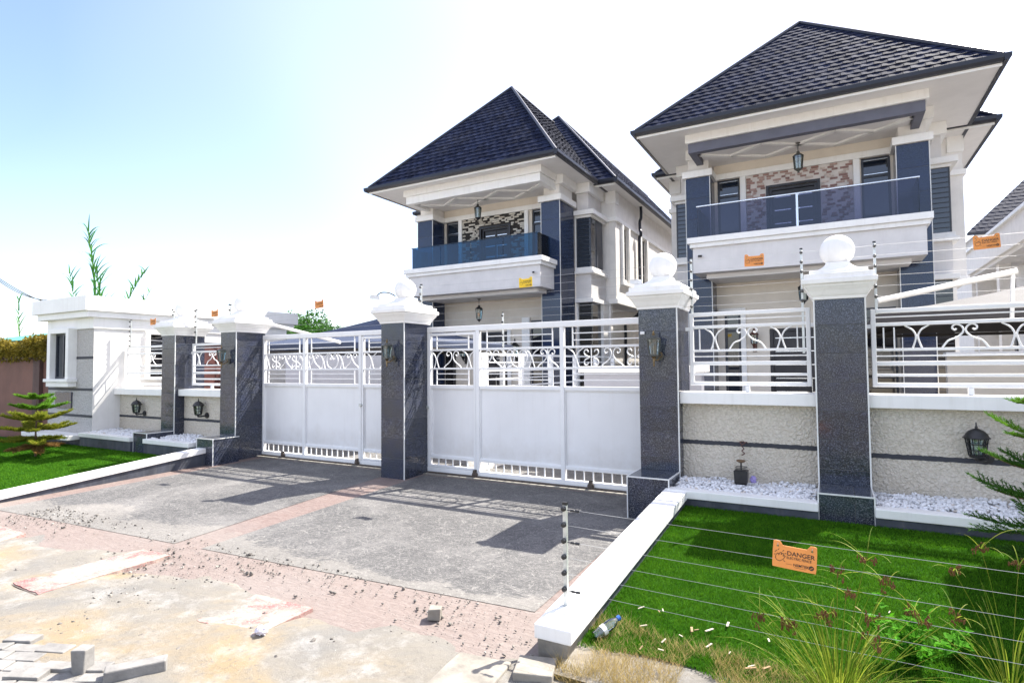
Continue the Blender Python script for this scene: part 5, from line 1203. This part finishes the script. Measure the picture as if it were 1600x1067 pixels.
# low neighbour buildings closing the view between the plots
def far_block(label, x0, x1, y0, y1, h, mat, roofmat, rh):
    t = thing('bungalow', label, 'building', ((x0+x1)/2, (y0+y1)/2, 0))
    wins = [(x0+(x1-x0)*f, x0+(x1-x0)*f+1.2, 1.0, 2.2) for f in (.15, .55, .8)]
    MB().panel(x0, x1, -.1, h, y0, y0+.2, wins).build('front_wall', mat, t); MB().box(x0, x0+.2, y0+.2, y1, -.1, h).box(x1-.2, x1, y0+.2, y1, -.1, h).build('side_wall', mat, t)
    for w in wins:
        f = MB().box(w[0], w[1], y0+.08, y0+.12, w[2], w[3]).build('window', 'window_glass_black', t); MB().box((w[0]+w[1])/2-.03, (w[0]+w[1])/2+.03, y0+.05, y0+.079, w[2], w[3]).build('mullion', 'gate_white', f)
    e = .5; cx = (x0+x1)/2; cy = (y0+y1)/2
    MB().poly([(x0-e, y0-e, h), (x1+e, y0-e, h), (x1-1.5, cy, h+rh), (x0+1.5, cy, h+rh)]).poly([(x1+e, y0-e, h), (x1+e, y1+e, h), (x1-1.5, cy, h+rh)]).poly([(x0-e, y1+e, h), (x0-e, y0-e, h), (x0+1.5, cy, h+rh)]).poly([(x1+e, y1+e, h), (x0-e, y1+e, h), (x0+1.5, cy, h+rh), (x1-1.5, cy, h+rh)]).build('roof', roofmat, t)
far_block('pinkish bungalow with teal roof behind the brown boundary wall', -33, -25, 10.5, 15, 2.75, 'pink_house', 'teal_roof', .55)

# ================================================================ carports, inner railing
def carport(label, x0, x1, y0, y1, ze, zp, mat, arm):
    t = thing('carport', label, 'carport', ((x0+x1)/2, (y0+y1)/2, 0)); cx = (x0+x1)/2; cy = (y0+y1)/2
    n = 8; m = MB(); V = {}
    def P(u, v):
        x = x0+(x1-x0)*u; y = y0+(y1-y0)*v; d = 1-max(abs(2*u-1), abs(2*v-1)); return (x, y, ze+(zp-ze)*d**1.25-.05*math.sin(PI*u)*math.sin(PI*v)*(1-d)*2*(0))
    for i in range(n):
        for j in range(n): m.quad(P(i/n, j/n), P((i+1)/n, j/n), P((i+1)/n, (j+1)/n), P(i/n, (j+1)/n))
    for a, b in (((x0, y0), (x1, y0)), ((x1, y0), (x1, y1)), ((x1, y1), (x0, y1)), ((x0, y1), (x0, y0))): m.quad((*a, ze-.13), (*b, ze-.13), (*b, ze), (*a, ze))
    m.build('shade_cloth', mat, t, smooth=50)
    f = MB()
    for a, b in (((x0, y0), (x1, y0)), ((x1, y0), (x1, y1)), ((x1, y1), (x0, y1)), ((x0, y1), (x0, y0))): f.bar((*a, ze-.16), (*b, ze-.16), .05, .05)
    f.bar((x0, y0, ze-.17), (cx, cy, zp-.1), .04, .04).bar((x1, y0, ze-.17), (cx, cy, zp-.1), .04, .04).bar((x1, y1, ze-.17), (cx, cy, zp-.1), .04, .04).bar((x0, y1, ze-.17), (cx, cy, zp-.1), .04, .04)
    f.build('frame', 'canopy_dark', t)
    for x, y in arm['posts']: MB().box(x-.05, x+.05, y-.05, y+.05, 0, ze-.19).build('post', 'gate_white', t)
    MB().tube(arm['arm'], .035, 10).build('brace_arm', 'white_paint', t, smooth=50)
    if arm.get('strut'): MB().tube(arm['strut'], .022, 8).build('strut', 'white_paint', t, smooth=50)
carport('carport with pale grey shade cloth beyond the conifer-side railing', .50, 5.6, 8.7, 12.6, 2.28, 2.86, 'canopy_grey', dict(posts=[(5.4, 8.9), (5.4, 12.4)], arm=[(.52, 8.58, 2.42), (1.88, 8.58, 2.68)], strut=[(1.84, 8.58, 2.66), (1.84, 8.7, 2.15)]))
carport('carport with navy shade cloth behind the guard house side gate', -12.4, -7.2, 9.0, 13.0, 2.16, 2.86, 'canopy_navy', dict(posts=[(-12.2, 9.2), (-12.2, 12.8), (-7.4, 12.8)], arm=[(-11.25, 8.7, 2.66), (-8.9, 8.7, 2.15)]))
def divider():
    t = thing('railing_fence', 'white horizontal rail fence dividing the two plots behind the lawn-side gate', 'fence', (-5.0, 10.8, 0))
    x = -4.95
    for k in range(6): MB().box(x-.04, x+.04, 8.0+k*1.25-.04, 8.0+k*1.25+.04, .75, 1.86).build('post', 'gate_white', t)
    for z, h in ((1.83, .04), (1.70, .02), (1.56, .03), (1.42, .02), (1.28, .03), (1.14, .02), (1.0, .04)): MB().box(x-.015, x+.015, 7.9, 14.4, z-h/2, z+h/2).build('rail', 'gate_white', t)
    MB().box(x-.1, x+.1, 7.6, 14.5, -.02, .75).build('plinth_wall', 'wall_white', t)
divider()
fence_post(-4.95, 8.6, 1.8, 2.55, [2.5-.11*k for k in range(6)], 'electric fence post on the inner dividing rail fence seen through the gate')
t = thing('planter_wall', 'low lavender grey planter wall with white cap behind the lawn-side gate', 'wall', (-2.6, 8.9, 0))
MB().box(-3.55, -1.7, 8.8, 9.0, -.02, 1.52).build('wall', 'planter_grey', t); MB().box(-3.62, -1.63, 8.72, 9.08, 1.52, 1.62).build('cap', 'white_paint', t, bevel=.006)
t = thing('boundary_wall', 'beige plot wall seen beneath the grey carport', 'wall', (3.5, 14, 0))
MB().box(1.98, 9.0, 14.2, 14.4, -.02, 1.75).build('wall', 'wall_cream', t); MB().box(1.96, 9.02, 14.12, 14.48, 1.75, 1.83).build('cap', 'white_paint', t)
for x in (3.3, 5.2): MB().box(x, x+.3, 14.1, 14.199, -.02, 1.749).build('pier', 'wall_white', t)
t = thing('boundary_wall', 'grey beige plot wall seen beneath the navy carport', 'wall', (-10, 15, 0))
MB().box(-21, -12.0, 14.6, 14.8, -.02, 2.15).build('wall', 'wall_grey', t)
MB().box(-21, -12.0, 14.55, 14.85, 2.15, 2.22).build('cap', 'white_paint', t)

# ================================================================ things on the ground
def slab(label, pts, th, seed):
    r = random.Random(seed); t = thing('manhole_slab', label, 'slab', (sum(p[0] for p in pts)/4, sum(p[1] for p in pts)/4, SZ(0, 2.5)))
    out = []
    for (a, b), (c, d) in zip(pts, pts[1:]+pts[:1]):
        n = max(3, int(math.hypot(c-a, d-b)/.05))
        for k in range(n): f = k/n; out.append((a+(c-a)*f+r.uniform(-.006, .006), b+(d-b)*f+r.uniform(-.006, .006)))
    zb = [SZ(x, y) for x, y in pts]; z = max(zb)+th
    m = MB(); n = len(out); m.v = [(x, y, z) for x, y in out]+[(x, y, z-.09) for x, y in out]; m.f = [tuple(range(n))]+[(k, n+k, n+(k+1) % n, (k+1) % n) for k in range(n)]
    m.build('slab', 'slab_red', t)
    p, q = pts[0], pts[1]; MB().bar((p[0], p[1]-.012, z-.02), (q[0], q[1]-.012, z-.02), .012, .03).build('gap_shade_strip', 'wheel_rust', t)  # dark bar stands in for the shaded gap along the near edge
slab('long red stained manhole slab half buried in the sand below the driveway corner', [(-5.78, 2.15), (-5.32, 2.14), (-5.33, 3.14), (-5.74, 3.12)], .021, 1)
slab('red stained manhole slab with crumpled litter on its edge', [(-3.82, 2.43), (-3.26, 2.46), (-3.27, 2.94), (-3.84, 2.92)], .023, 2)
slab('red stained slab at the street end of the guard house lawn kerb', [(-8.6, 2.62), (-7.3, 2.58), (-7.4, 2.85), (-8.6, 2.88)], .02, 3)
def rough_block(name, label, c, s, rz, mat='paver', rx=0, group=None, seed=0, cat='block'):
    r = random.Random(seed+hash(label) % 97 if 0 else seed); m = MB().box(-s[0]/2, s[0]/2, -s[1]/2, s[1]/2, -s[2]/2, s[2]/2)
    m.v = [(x+r.uniform(-.006, .006), y+r.uniform(-.006, .006), z+r.uniform(-.005, .005)) for x, y, z in m.v]
    return put(name, m.mesh(name, mat, bevel=.008), None, c, (rx, 0, rz), label=label, cat=cat, group=group)
rough_block('loose_block', 'small brown concrete block lying on the driveway edge', (-2.42, 3.24, SZ(0, 3.24)+.04), (.085, .085, .08), .5, 'concrete_raw', seed=1)
rough_block('loose_block', 'grey paving block standing upright on the broken paving', (-3.77, 1.735, SZ(0, 1.7)+.075), (.075, .095, .15), .5, seed=2)
rough_block('loose_kerbstone', 'short broken kerbstone lying on the sand beside the upright block', (-3.46, 1.86, SZ(0, 1.8)+.035), (.30, .09, .085), .95, seed=3)
def paving():
    t = put('broken_paving', None, None, (-4.4, 1.5, SZ(0, 1.5)), kind='structure'); r = random.Random(4)
    me = [MB().box(-.098, .098, -.048, .048, -.035, .035).mesh('paver', 'paver', bevel=.006) for _ in range(1)]
    u = Vector((math.cos(.45), math.sin(.45), 0)); w = Vector((-u.y, u.x, 0)); o = Vector((-4.75, 1.52, SZ(0, 1.5)-.006))
    for i in range(-6, 7):
        for j in range(-8, 5):
            if j > 0 and r.random() < .55+.1*j: continue
            if j > 2: continue
            if i > 3 and j > -2: continue
            p = o+u*(i*.203+(j % 2)*.1)+w*(j*.102)
            if p.x > -3.6: continue
            put('paver', me[0], t, (p.x, p.y, p.z+r.uniform(-.02, .014)), (r.uniform(-.06, .06), r.uniform(-.05, .05), .45+r.uniform(-.07, .07)))
paving()
# rubble: single stones and the finer scatter
r = random.Random(9)
def stone_mesh(k):
    IV, IF = icosa(); q = random.Random(k); m = MB()
    m.v = [tuple(c*(1+q.uniform(-.25, .25)) for c in v) for v in IV.tolist()]; m.f = [tuple(f) for f in IF.tolist()]; return m.mesh('rubble_stone', 'gravel', bevel=0)
for k in range(20):
    x = r.uniform(-6.6, -2.0); y = r.uniform(1.9, 3.3); s = r.uniform(.008, .022)
    put('rubble_stone', cached(('st', k % 6), lambda: stone_mesh(k % 6)), None, (x, y, SZ(x, y)+s*.5+.004), (r.uniform(0, 3), r.uniform(0, 3), r.uniform(0, 3)), (s*1.5, s, s*.9), label='loose grey stone lying on the sand in front of the driveway', cat='stone', group='loose stones on the sand')
q = np.random.RandomState(6); n = 10000; x = q.uniform(-8.5, -1.6, n); y = q.uniform(1.2, 3.6, n)**1.0; keep = vnoise(x, y, 1.7, 12)+q.uniform(-.25, .25, n) > .42; x = x[keep]; y = y[keep]; n = len(x)
sz = .004+.012*q.rand(n)**4
scatter_stones('gravel', np.stack([x, y, -.0192*(7.2-np.maximum(y, 2.9))+.010+sz*.2], 1), sz, 'gravel', 5, .8, kind='stuff', label='scattered grit and gravel on the sand', cat='gravel')
# drain edge below the lawn
t = thing('drain_wall', 'rough concrete drain edge below the dry grass at the lawn foot', 'kerb', (.5, 2.85, -.1))
m = MB(); q = random.Random(3); xs = [-1.55+.12*k for k in range(60)]
for a, b in zip(xs[:-1], xs[1:]):
    j = q.uniform(-.008, .008); m.hexa([(a, 2.80+j, -.30), (b, 2.80+j, -.30), (b, 2.96, -.30), (a, 2.96, -.30), (a, 2.80+j, -.075+j), (b, 2.80+j, -.075+j), (b, 2.965, -.072+j), (a, 2.965, -.072+j)])
m.build('edge', 'concrete_raw', t)
rough_block('drain_slab', 'weathered concrete slab beside the broken kerb end', (-1.80, 2.70, -.095), (.34, .44, .10), .08, 'concrete_raw', seed=5, cat='slab')
rough_block('drain_slab', 'cracked concrete lump under the broken kerb end', (-1.50, 2.93, -.10), (.22, .20, .16), .3, 'concrete_raw', seed=6, cat='slab')
# litter
def bottle():
    t = thing('plastic_bottle', 'clear plastic bottle with blue cap lying in the dry grass', 'bottle', (-1.25, 3.42, .0)); M = Matrix.Translation((-1.255, 3.40, .045)) @ Vector_euler((0, 1.15, .95))
    b = MB().lathe([(.02, -.09), (.031, -.085), (.032, -.03), (.029, -.02), (.032, -.01), (.032, .045), (.022, .075), (.013, .09), (.012, .10)], 16).xform(M).build('body', 'clear_plastic', t, smooth=50)
    MB().lathe([(.0155, .098), (.0155, .116), (.013, .118)], 12).xform(M).build('cap', 'bottle_cap', t, smooth=40)
    MB().lathe([(.0325, -.028), (.0325, .0)], 16).xform(M).build('label_band', 'cctv_white', t)
bottle()
def crumple(name, label, c, s, mat, seed):
    q = random.Random(seed); m = MB().ball((0, 0, 0), 1, 12, 8); m.v = [(x*s[0]*q.uniform(.55, 1.1), y*s[1]*q.uniform(.55, 1.1), z*s[2]*q.uniform(.5, 1.1)) for x, y, z in m.v]; m.build(name, mat, loc=c, label=label, cat='litter')
crumple('litter', 'crumpled pale paper on the edge of the red slab', (-3.24, 2.50, SZ(0, 2.5)+.05), (.055, .04, .035), 'litter_paper', 1)
crumple('litter', 'small crumpled purple bag beside the broken lamp', (-.775, 6.66, .41), (.04, .036, .045), 'litter_purple', 2)
q = random.Random(8)
for k in range(20):
    x = q.uniform(-1.22, -.35); y = q.uniform(3.3, 3.8); L = q.uniform(.02, .065); a = q.uniform(0, PI); z = zr(y)+.022
    if k > 16: x = q.uniform(-1.0, 1.2); y = q.uniform(3.6, 4.6)
    MB().bar((0, 0, 0), (L*math.cos(a), L*math.sin(a), q.uniform(0, .012)), L*.22, .004).build('wood_chip', 'deadwood' if k % 3 else 'drybrown', loc=(x, y, zr(y)+.02), label='dry splinter of wood or bark lying on the turf', cat='debris', group='dry debris on the turf')

# ================================================================ plants
def ribbon(m, pts, w, up=None):
    """tapering grass blade"""
    pts = [Vector(p) for p in pts]; L = len(pts); i = len(m.v)
    d0 = (pts[-1]-pts[0]); s = d0.cross(Vector((rnd.uniform(-.4, .4), rnd.uniform(-.4, .4), 1))); s = s.normalized() if s.length > 1e-4 else Vector((1, 0, 0))
    for k, p in enumerate(pts):
        f = k/(L-1); ww = w*(1-f**2.2)*.5+.0004; m.v += [tuple(p-s*ww), tuple(p+s*ww)]
    for k in range(L-1): m.f.append((i+2*k, i+2*k+1, i+2*k+3, i+2*k+2))
def blade(m, b, az, L, lean, w, droop=.5):
    b = Vector(b); h = Vector((math.cos(az), math.sin(az), 0)); pts = []
    for k in range(8):
        f = k/7; ang = lean+droop*f*f; pts.append(b if k == 0 else pts[-1]+(h*math.sin(ang)+Vector((0, 0, math.cos(ang))))*(L/7))
    ribbon(m, pts, w); return pts
def sedge(loc, label, n, L, seed, flowers):
    global rnd
    rnd = random.Random(seed); t = thing('sedge_clump', label, 'plant', loc); m = MB()
    for k in range(n):
        a = rnd.uniform(0, 2*PI); rr = rnd.uniform(0, .06)
        blade(m, (loc[0]+rr*math.cos(a), loc[1]+rr*math.sin(a), loc[2]), a+rnd.uniform(-.4, .4), L*rnd.uniform(.45, 1.05), rnd.uniform(.05, .75), rnd.uniform(.003, .006), rnd.uniform(.1, 1.1))
    m.build('leaves', 'sedge_leaf', t)
    for az, ln, lean in flowers:
        sm = MB(); h = Vector((math.cos(az), math.sin(az), 0)); pts = [Vector(loc)]
        for k in range(8): ang = lean+.25*(k/7)**2; pts.append(pts[-1]+(h*math.sin(ang)+Vector((0, 0, math.cos(ang))))*(ln/8))
        sm.tube(pts, .0024, 5, .0013); tip = pts[-1]
        for k in range(4):
            blade(sm, tip, rnd.uniform(0, 2*PI), rnd.uniform(.10, .24), rnd.uniform(.5, 1.2), .004, .9)
        st = sm.build('flower_stem', 'sedge_leaf', t)
        fm = MB()
        for k in range(7):
            e = tip+Vector((rnd.uniform(-.035, .035), rnd.uniform(-.035, .035), rnd.uniform(-.015, .035)))
            fm.tube([tip, e], .0008, 3)
            for j in range(6):
                c = e+Vector((rnd.uniform(-.009, .009), rnd.uniform(-.009, .009), rnd.uniform(-.012, .012))); fm.ball(tuple(c), .0034, 5, 4, (1, 1, 2.2))
        fm.build('seed_head', 'sedge_flower', st)
fl = [(2.6, .42, .55), (2.0, .42, .25), (1.2, .56, .15), (.6, .66, .32), (.2, .60, .55), (3.3, .52, .62), (.0, .50, .2), (1.7, .46, .5), (.4, .72, .75), (1.5, .64, .14), (2.9, .42, .45), (.9, .74, .22), (5.6, .45, .3)]
sedge((-.02, 3.20, -.03), 'flowering sedge clump with brown seed heads in front of the low wires', 210, .60, 1, fl)
sedge((.72, 3.72, -.01), 'smaller sedge tuft with brown seed heads by the dark side of the lawn', 34, .55, 2, [(2.6, .6, .3), (1.2, .66, .4), (3.0, .5, .8), (.3, .55, .5), (2.0, .7, .15)])
def leafy_weed(loc, label, n, seed, h):
    global rnd
    rnd = random.Random(seed); t = thing('weed', label, 'plant', loc); st = MB(); lf = MB()
    for k in range(n):
        a = rnd.uniform(0, 2*PI); lean = rnd.uniform(.1, .9); L = h*rnd.uniform(.5, 1.1); pts = [Vector(loc)]
        for j in range(6): ang = lean+.2*j/6; pts.append(pts[-1]+Vector((math.cos(a)*math.sin(ang), math.sin(a)*math.sin(ang), math.cos(ang)))*(L/6))
        st.tube(pts, .003, 5, .0012)
        for j in range(1, 7):
            for q_ in range(4):
                b = pts[j]; d = Vector((rnd.uniform(-1, 1), rnd.uniform(-1, 1), rnd.uniform(-.2, .7))).normalized(); s = d.cross(Vector((0, 0, 1))).normalized(); l = rnd.uniform(.02, .05); w = l*.33; up = Vector((0, 0, l*.12))
                i = len(lf.v); lf.v += [tuple(b), tuple(b+d*l*.3+s*w+up), tuple(b+d*l*.7+s*w*.8+up), tuple(b+d*l), tuple(b+d*l*.7-s*w*.8+up), tuple(b+d*l*.3-s*w+up)]; lf.f += [(i, i+1, i+2, i+3), (i, i+3, i+4, i+5)]
    st.build('stems', 'weed_leaf', t); lf.build('leaves', 'weed_leaf', t)
leafy_weed((.33, 3.78, .02), 'bright leafy weed growing beside the flowering sedge', 20, 3, .36)
leafy_weed((.55, 3.95, .03), 'small leafy weed on the shaded side of the flowering sedge', 8, 4, .2)
# dry grass fringe
def fringe():
    q = np.random.RandomState(2); n = 26000; x = q.uniform(-1.40, 2.6, n); y = 2.93+(q.rand(n)**1.5)*(.46+.22*vnoise(x, x*0, 2.5, 5)); z = np.where(y > 2.96, .19+(y-6.1)*.071, -.07)-.005
    keep = vnoise(x, y, 4.5, 6) > .25; x, y, z = x[keep], y[keep], z[keep]; n = len(x)
    h = q.uniform(.02, .085, n)*(.5+vnoise(x, y, 3, 7)); a = q.uniform(0, 2*PI, n); w = q.uniform(.0008, .0018, n); l = q.uniform(.2, 1.2, n)*h
    V = np.empty((n, 3, 3)); V[:, 0] = np.stack([x-np.cos(a)*w, y-np.sin(a)*w, z], 1); V[:, 1] = np.stack([x+np.cos(a)*w, y+np.sin(a)*w, z], 1); b = q.uniform(0, 2*PI, n); V[:, 2] = np.stack([x+np.cos(b)*l, y+np.sin(b)*l, z+h], 1)
    put('dry_grass', npmesh('dry_grass', V.reshape(-1, 3), np.arange(3*n).reshape(-1, 3), 'dry_grass'), kind='stuff', label='straw-coloured dry grass along the foot of the lawn', cat='grass')
    MB().quad((-1.4, 2.94, -.045), (4, 2.94, -.045), (4, 3.6, zr(3.6)-.012), (-1.4, 3.6, zr(3.6)-.012)).build('soil_strip', 'sand', kind='structure')
fringe()
def conifer(loc, label, H, tiers, mats, seed, trunk_r=.02, dens=1.0, nl=.022):
    """young tiered araucaria: whorls of plume-like branches"""
    q = random.Random(seed); t = thing('young_conifer', label, 'tree', loc); L0 = Vector(loc)
    MB().tube([(loc[0]+q.uniform(-.01, .01), loc[1]+q.uniform(-.01, .01), loc[2]+H*f) for f in (0, .2, .4, .6, .8, 1)], trunk_r, 8, trunk_r*.25).build('trunk', 'stem_brown', t, smooth=60)
    for ti, (zf, ln, rise0, mi) in enumerate(tiers):
        nb = q.choice((6, 7, 7)); a0 = q.uniform(0, 2*PI)
        nm = MB(); wood = MB()
        for k in range(nb):
            a = a0+2*PI*k/nb+q.uniform(-.2, .2); h = Vector((math.cos(a), math.sin(a), 0)); l = ln*q.uniform(.75, 1.15); rise = rise0+q.uniform(-.12, .14); s = Vector((-h.y, h.x, 0))
            pts = [L0+Vector((0, 0, H*zf))+h*(l*f)+Vector((0, 0, rise*l*(f**1.6)-.05*l*math.sin(PI*f))) for f in [j/8 for j in range(9)]]
            wood.tube(pts, .006*ln/.5+.002, 5, .002)
            nbr = int(15*dens)
            for j in range(nbr+1):
                f = .12+.88*j/nbr; i_ = min(7, int(f*8)); b = pts[i_].lerp(pts[i_+1], f*8-i_); d0 = (pts[i_+1]-pts[i_]).normalized()
                for sd in ((-1, 1) if j < nbr else (0,)):
                    bl = l*.30*(1-.65*f)*q.uniform(.8, 1.2)*(1 if sd else .8)+.02
                    d = (d0*.75+s*sd*.8+Vector((0, 0, q.uniform(.05, .35)))).normalized() if sd else d0
                    nn = max(5, int(bl/.0075)); e = b
                    for g in range(nn):
                        e = b+d*(bl*g/nn)+Vector((0, 0, .10*bl*(g/nn)**2))
                        for _ in range(3):
                            v = (d*1.1+Vector((q.uniform(-1, 1), q.uniform(-1, 1), q.uniform(-.6, 1)))).normalized(); sv = v.cross(Vector((q.uniform(-1, 1), q.uniform(-1, 1), q.uniform(-1, 1)))).normalized()
                            i = len(nm.v); nm.v += [tuple(e-sv*nl*.12), tuple(e+sv*nl*.12), tuple(e+v*nl*q.uniform(.7, 1.2))]; nm.f.append((i, i+1, i+2))
        br = nm.build('branch_whorl', mats[mi], t); wood.build('branches', 'stem_brown', br)
conifer((-13.05, 5.15, zl(5.15)), 'small yellowing young conifer on the lawn in front of the guard house', 1.12,
        [(.97, .26, .14, 0), (.80, .40, .22, 0), (.62, .50, .16, 1), (.46, .58, .1, 1), (.30, .52, -.02, 1), (.19, .42, -.2, 2)], ['pine_green', 'pine_yellow', 'pine_dry'], 3, .022, 1.1, .05)
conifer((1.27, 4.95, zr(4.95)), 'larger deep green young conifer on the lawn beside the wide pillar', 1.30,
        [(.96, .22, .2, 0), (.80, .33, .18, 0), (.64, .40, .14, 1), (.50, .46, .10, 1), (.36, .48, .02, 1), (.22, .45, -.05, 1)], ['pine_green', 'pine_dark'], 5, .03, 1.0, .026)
def reed(loc, label, H, lean, az, n, seed, ll=.55, both=True):
    global rnd
    rnd = random.Random(seed); t = thing('giant_reed', label, 'plant', loc); h = Vector((math.cos(az), math.sin(az), 0)); pts = [Vector(loc)]
    for k in range(14): ang = lean*(k/13)**1.3; pts.append(pts[-1]+(h*math.sin(ang)+Vector((0, 0, math.cos(ang))))*(H/14))
    MB().tube(pts, .022, 6, .005).build('stem', 'reed_leaf', t); m = MB()
    for k in range(n):
        f = .35+.65*k/n; i = min(13, int(f*14)); b = pts[i].lerp(pts[i+1], f*14-i); a = (k % 2)*PI+rnd.uniform(-.5, .5)
        blade(m, b, a, 1.3*ll*rnd.uniform(.7, 1.2)*(1.15-.5*f), rnd.uniform(.35, .8), .06, rnd.uniform(.3, 1.2))
    m.build('leaves', 'reed_leaf', t)
RY = 13.0
def rp(x, y, Y=RY):
    d = CAM_R @ Vector(((x-800)/901.4, -(y-533.5)/901.4, -1)); k = Y/d.y; return Vector((0, 0, 1.65))+d*k
for (bx, by, tx, ty, n, ll, lab) in ((147, 470, 137, 366, 30, .95, 'tall straight giant reed rising behind the guard house roof'), (118, 475, 108, 430, 14, .8, 'lower reed just beside the tall straight reed'), (160, 475, 147, 420, 16, .9, 'leaning reed crowding the tall straight reed behind the guard house'),
        (195, 475, 232, 420, 16, .6, 'thin reed leaning over the guard house roof'), (212, 480, 238, 452, 8, .5, 'short reed tip just above the guard house fascia'), (30, 530, 28, 468, 9, .8, 'reed growing behind the brown boundary wall')):
    b = rp(bx, by); tp = rp(tx, ty); base = Vector((b.x-(tp.x-b.x)*.6, b.y, 0)); d = tp-base
    reed(tuple(base), lab, d.length*1.04, abs(math.atan2(d.x, d.z))*2.2, 0 if d.x > 0 else PI, n*2, int(bx), ll)
def leafy_tree(loc, label, H, R, n, seed, th=.45):
    q = np.random.RandomState(seed); t = thing('broadleaf_tree', label, 'tree', loc); pr = random.Random(seed)
    tr = MB().tube([(loc[0], loc[1], 0), (loc[0]+.1, loc[1], H*.3), (loc[0], loc[1], H*.6)], .22, 8, .12)
    P = []
    for k in range(16):
        a = pr.uniform(0, 2*PI); e = pr.uniform(-.15, 1.2); rr = R*pr.uniform(.45, .85); c = Vector((loc[0]+math.cos(a)*math.cos(e)*rr, loc[1]+math.sin(a)*math.cos(e)*rr, H*.62+math.sin(e)*rr*.75))
        tr.tube([(loc[0], loc[1], H*.5), tuple(c)], .07, 5, .02); m = n//16; g = q.normal(size=(m, 3)); g /= np.linalg.norm(g, axis=1)[:, None]
        P.append(np.array(c)+g*(R*.36*np.sqrt(q.uniform(.3, 1, m)))[:, None])
    tr.build('trunk', 'stem_brown', t); V, F = leaf_cloud(np.concatenate(P), .20, seed, .2, .6); put('crown', npmesh('crown', V, F, 'tree_leaf'), t)
for x, Y, w, yt, lab in ((470, 30, 3.2, 506, 'round green tree top showing over the guard house side gate'), (425, 31, 2.6, 517, 'lower pale tree top beside the ball capped kerb pillar'), (512, 34, 2.6, 516, 'tree top just behind the navy carport peak')):
    c = rp(x, yt, Y); leafy_tree((c.x, c.y, 0), lab, c.z*.98, w, 9000, int(x))
# overhead cables
a, b = rp(-60, 390, 14), rp(75, 474, 20)
for k in range(3):
    MB().tube([a.lerp(b, f)+Vector((0, 0, -.9*4*f*(1-f)*(.4+.25*k)+.12*k)) for f in [i/12 for i in range(13)]]+[b.lerp(b+(b-a), f)+Vector((0, 0, -.4*f)) for f in (.2, .5, 1)], .022, 5).build('power_cable', 'cable_black', label='black overhead power cable beyond the brown boundary wall', cat='cable', group='overhead power cables')
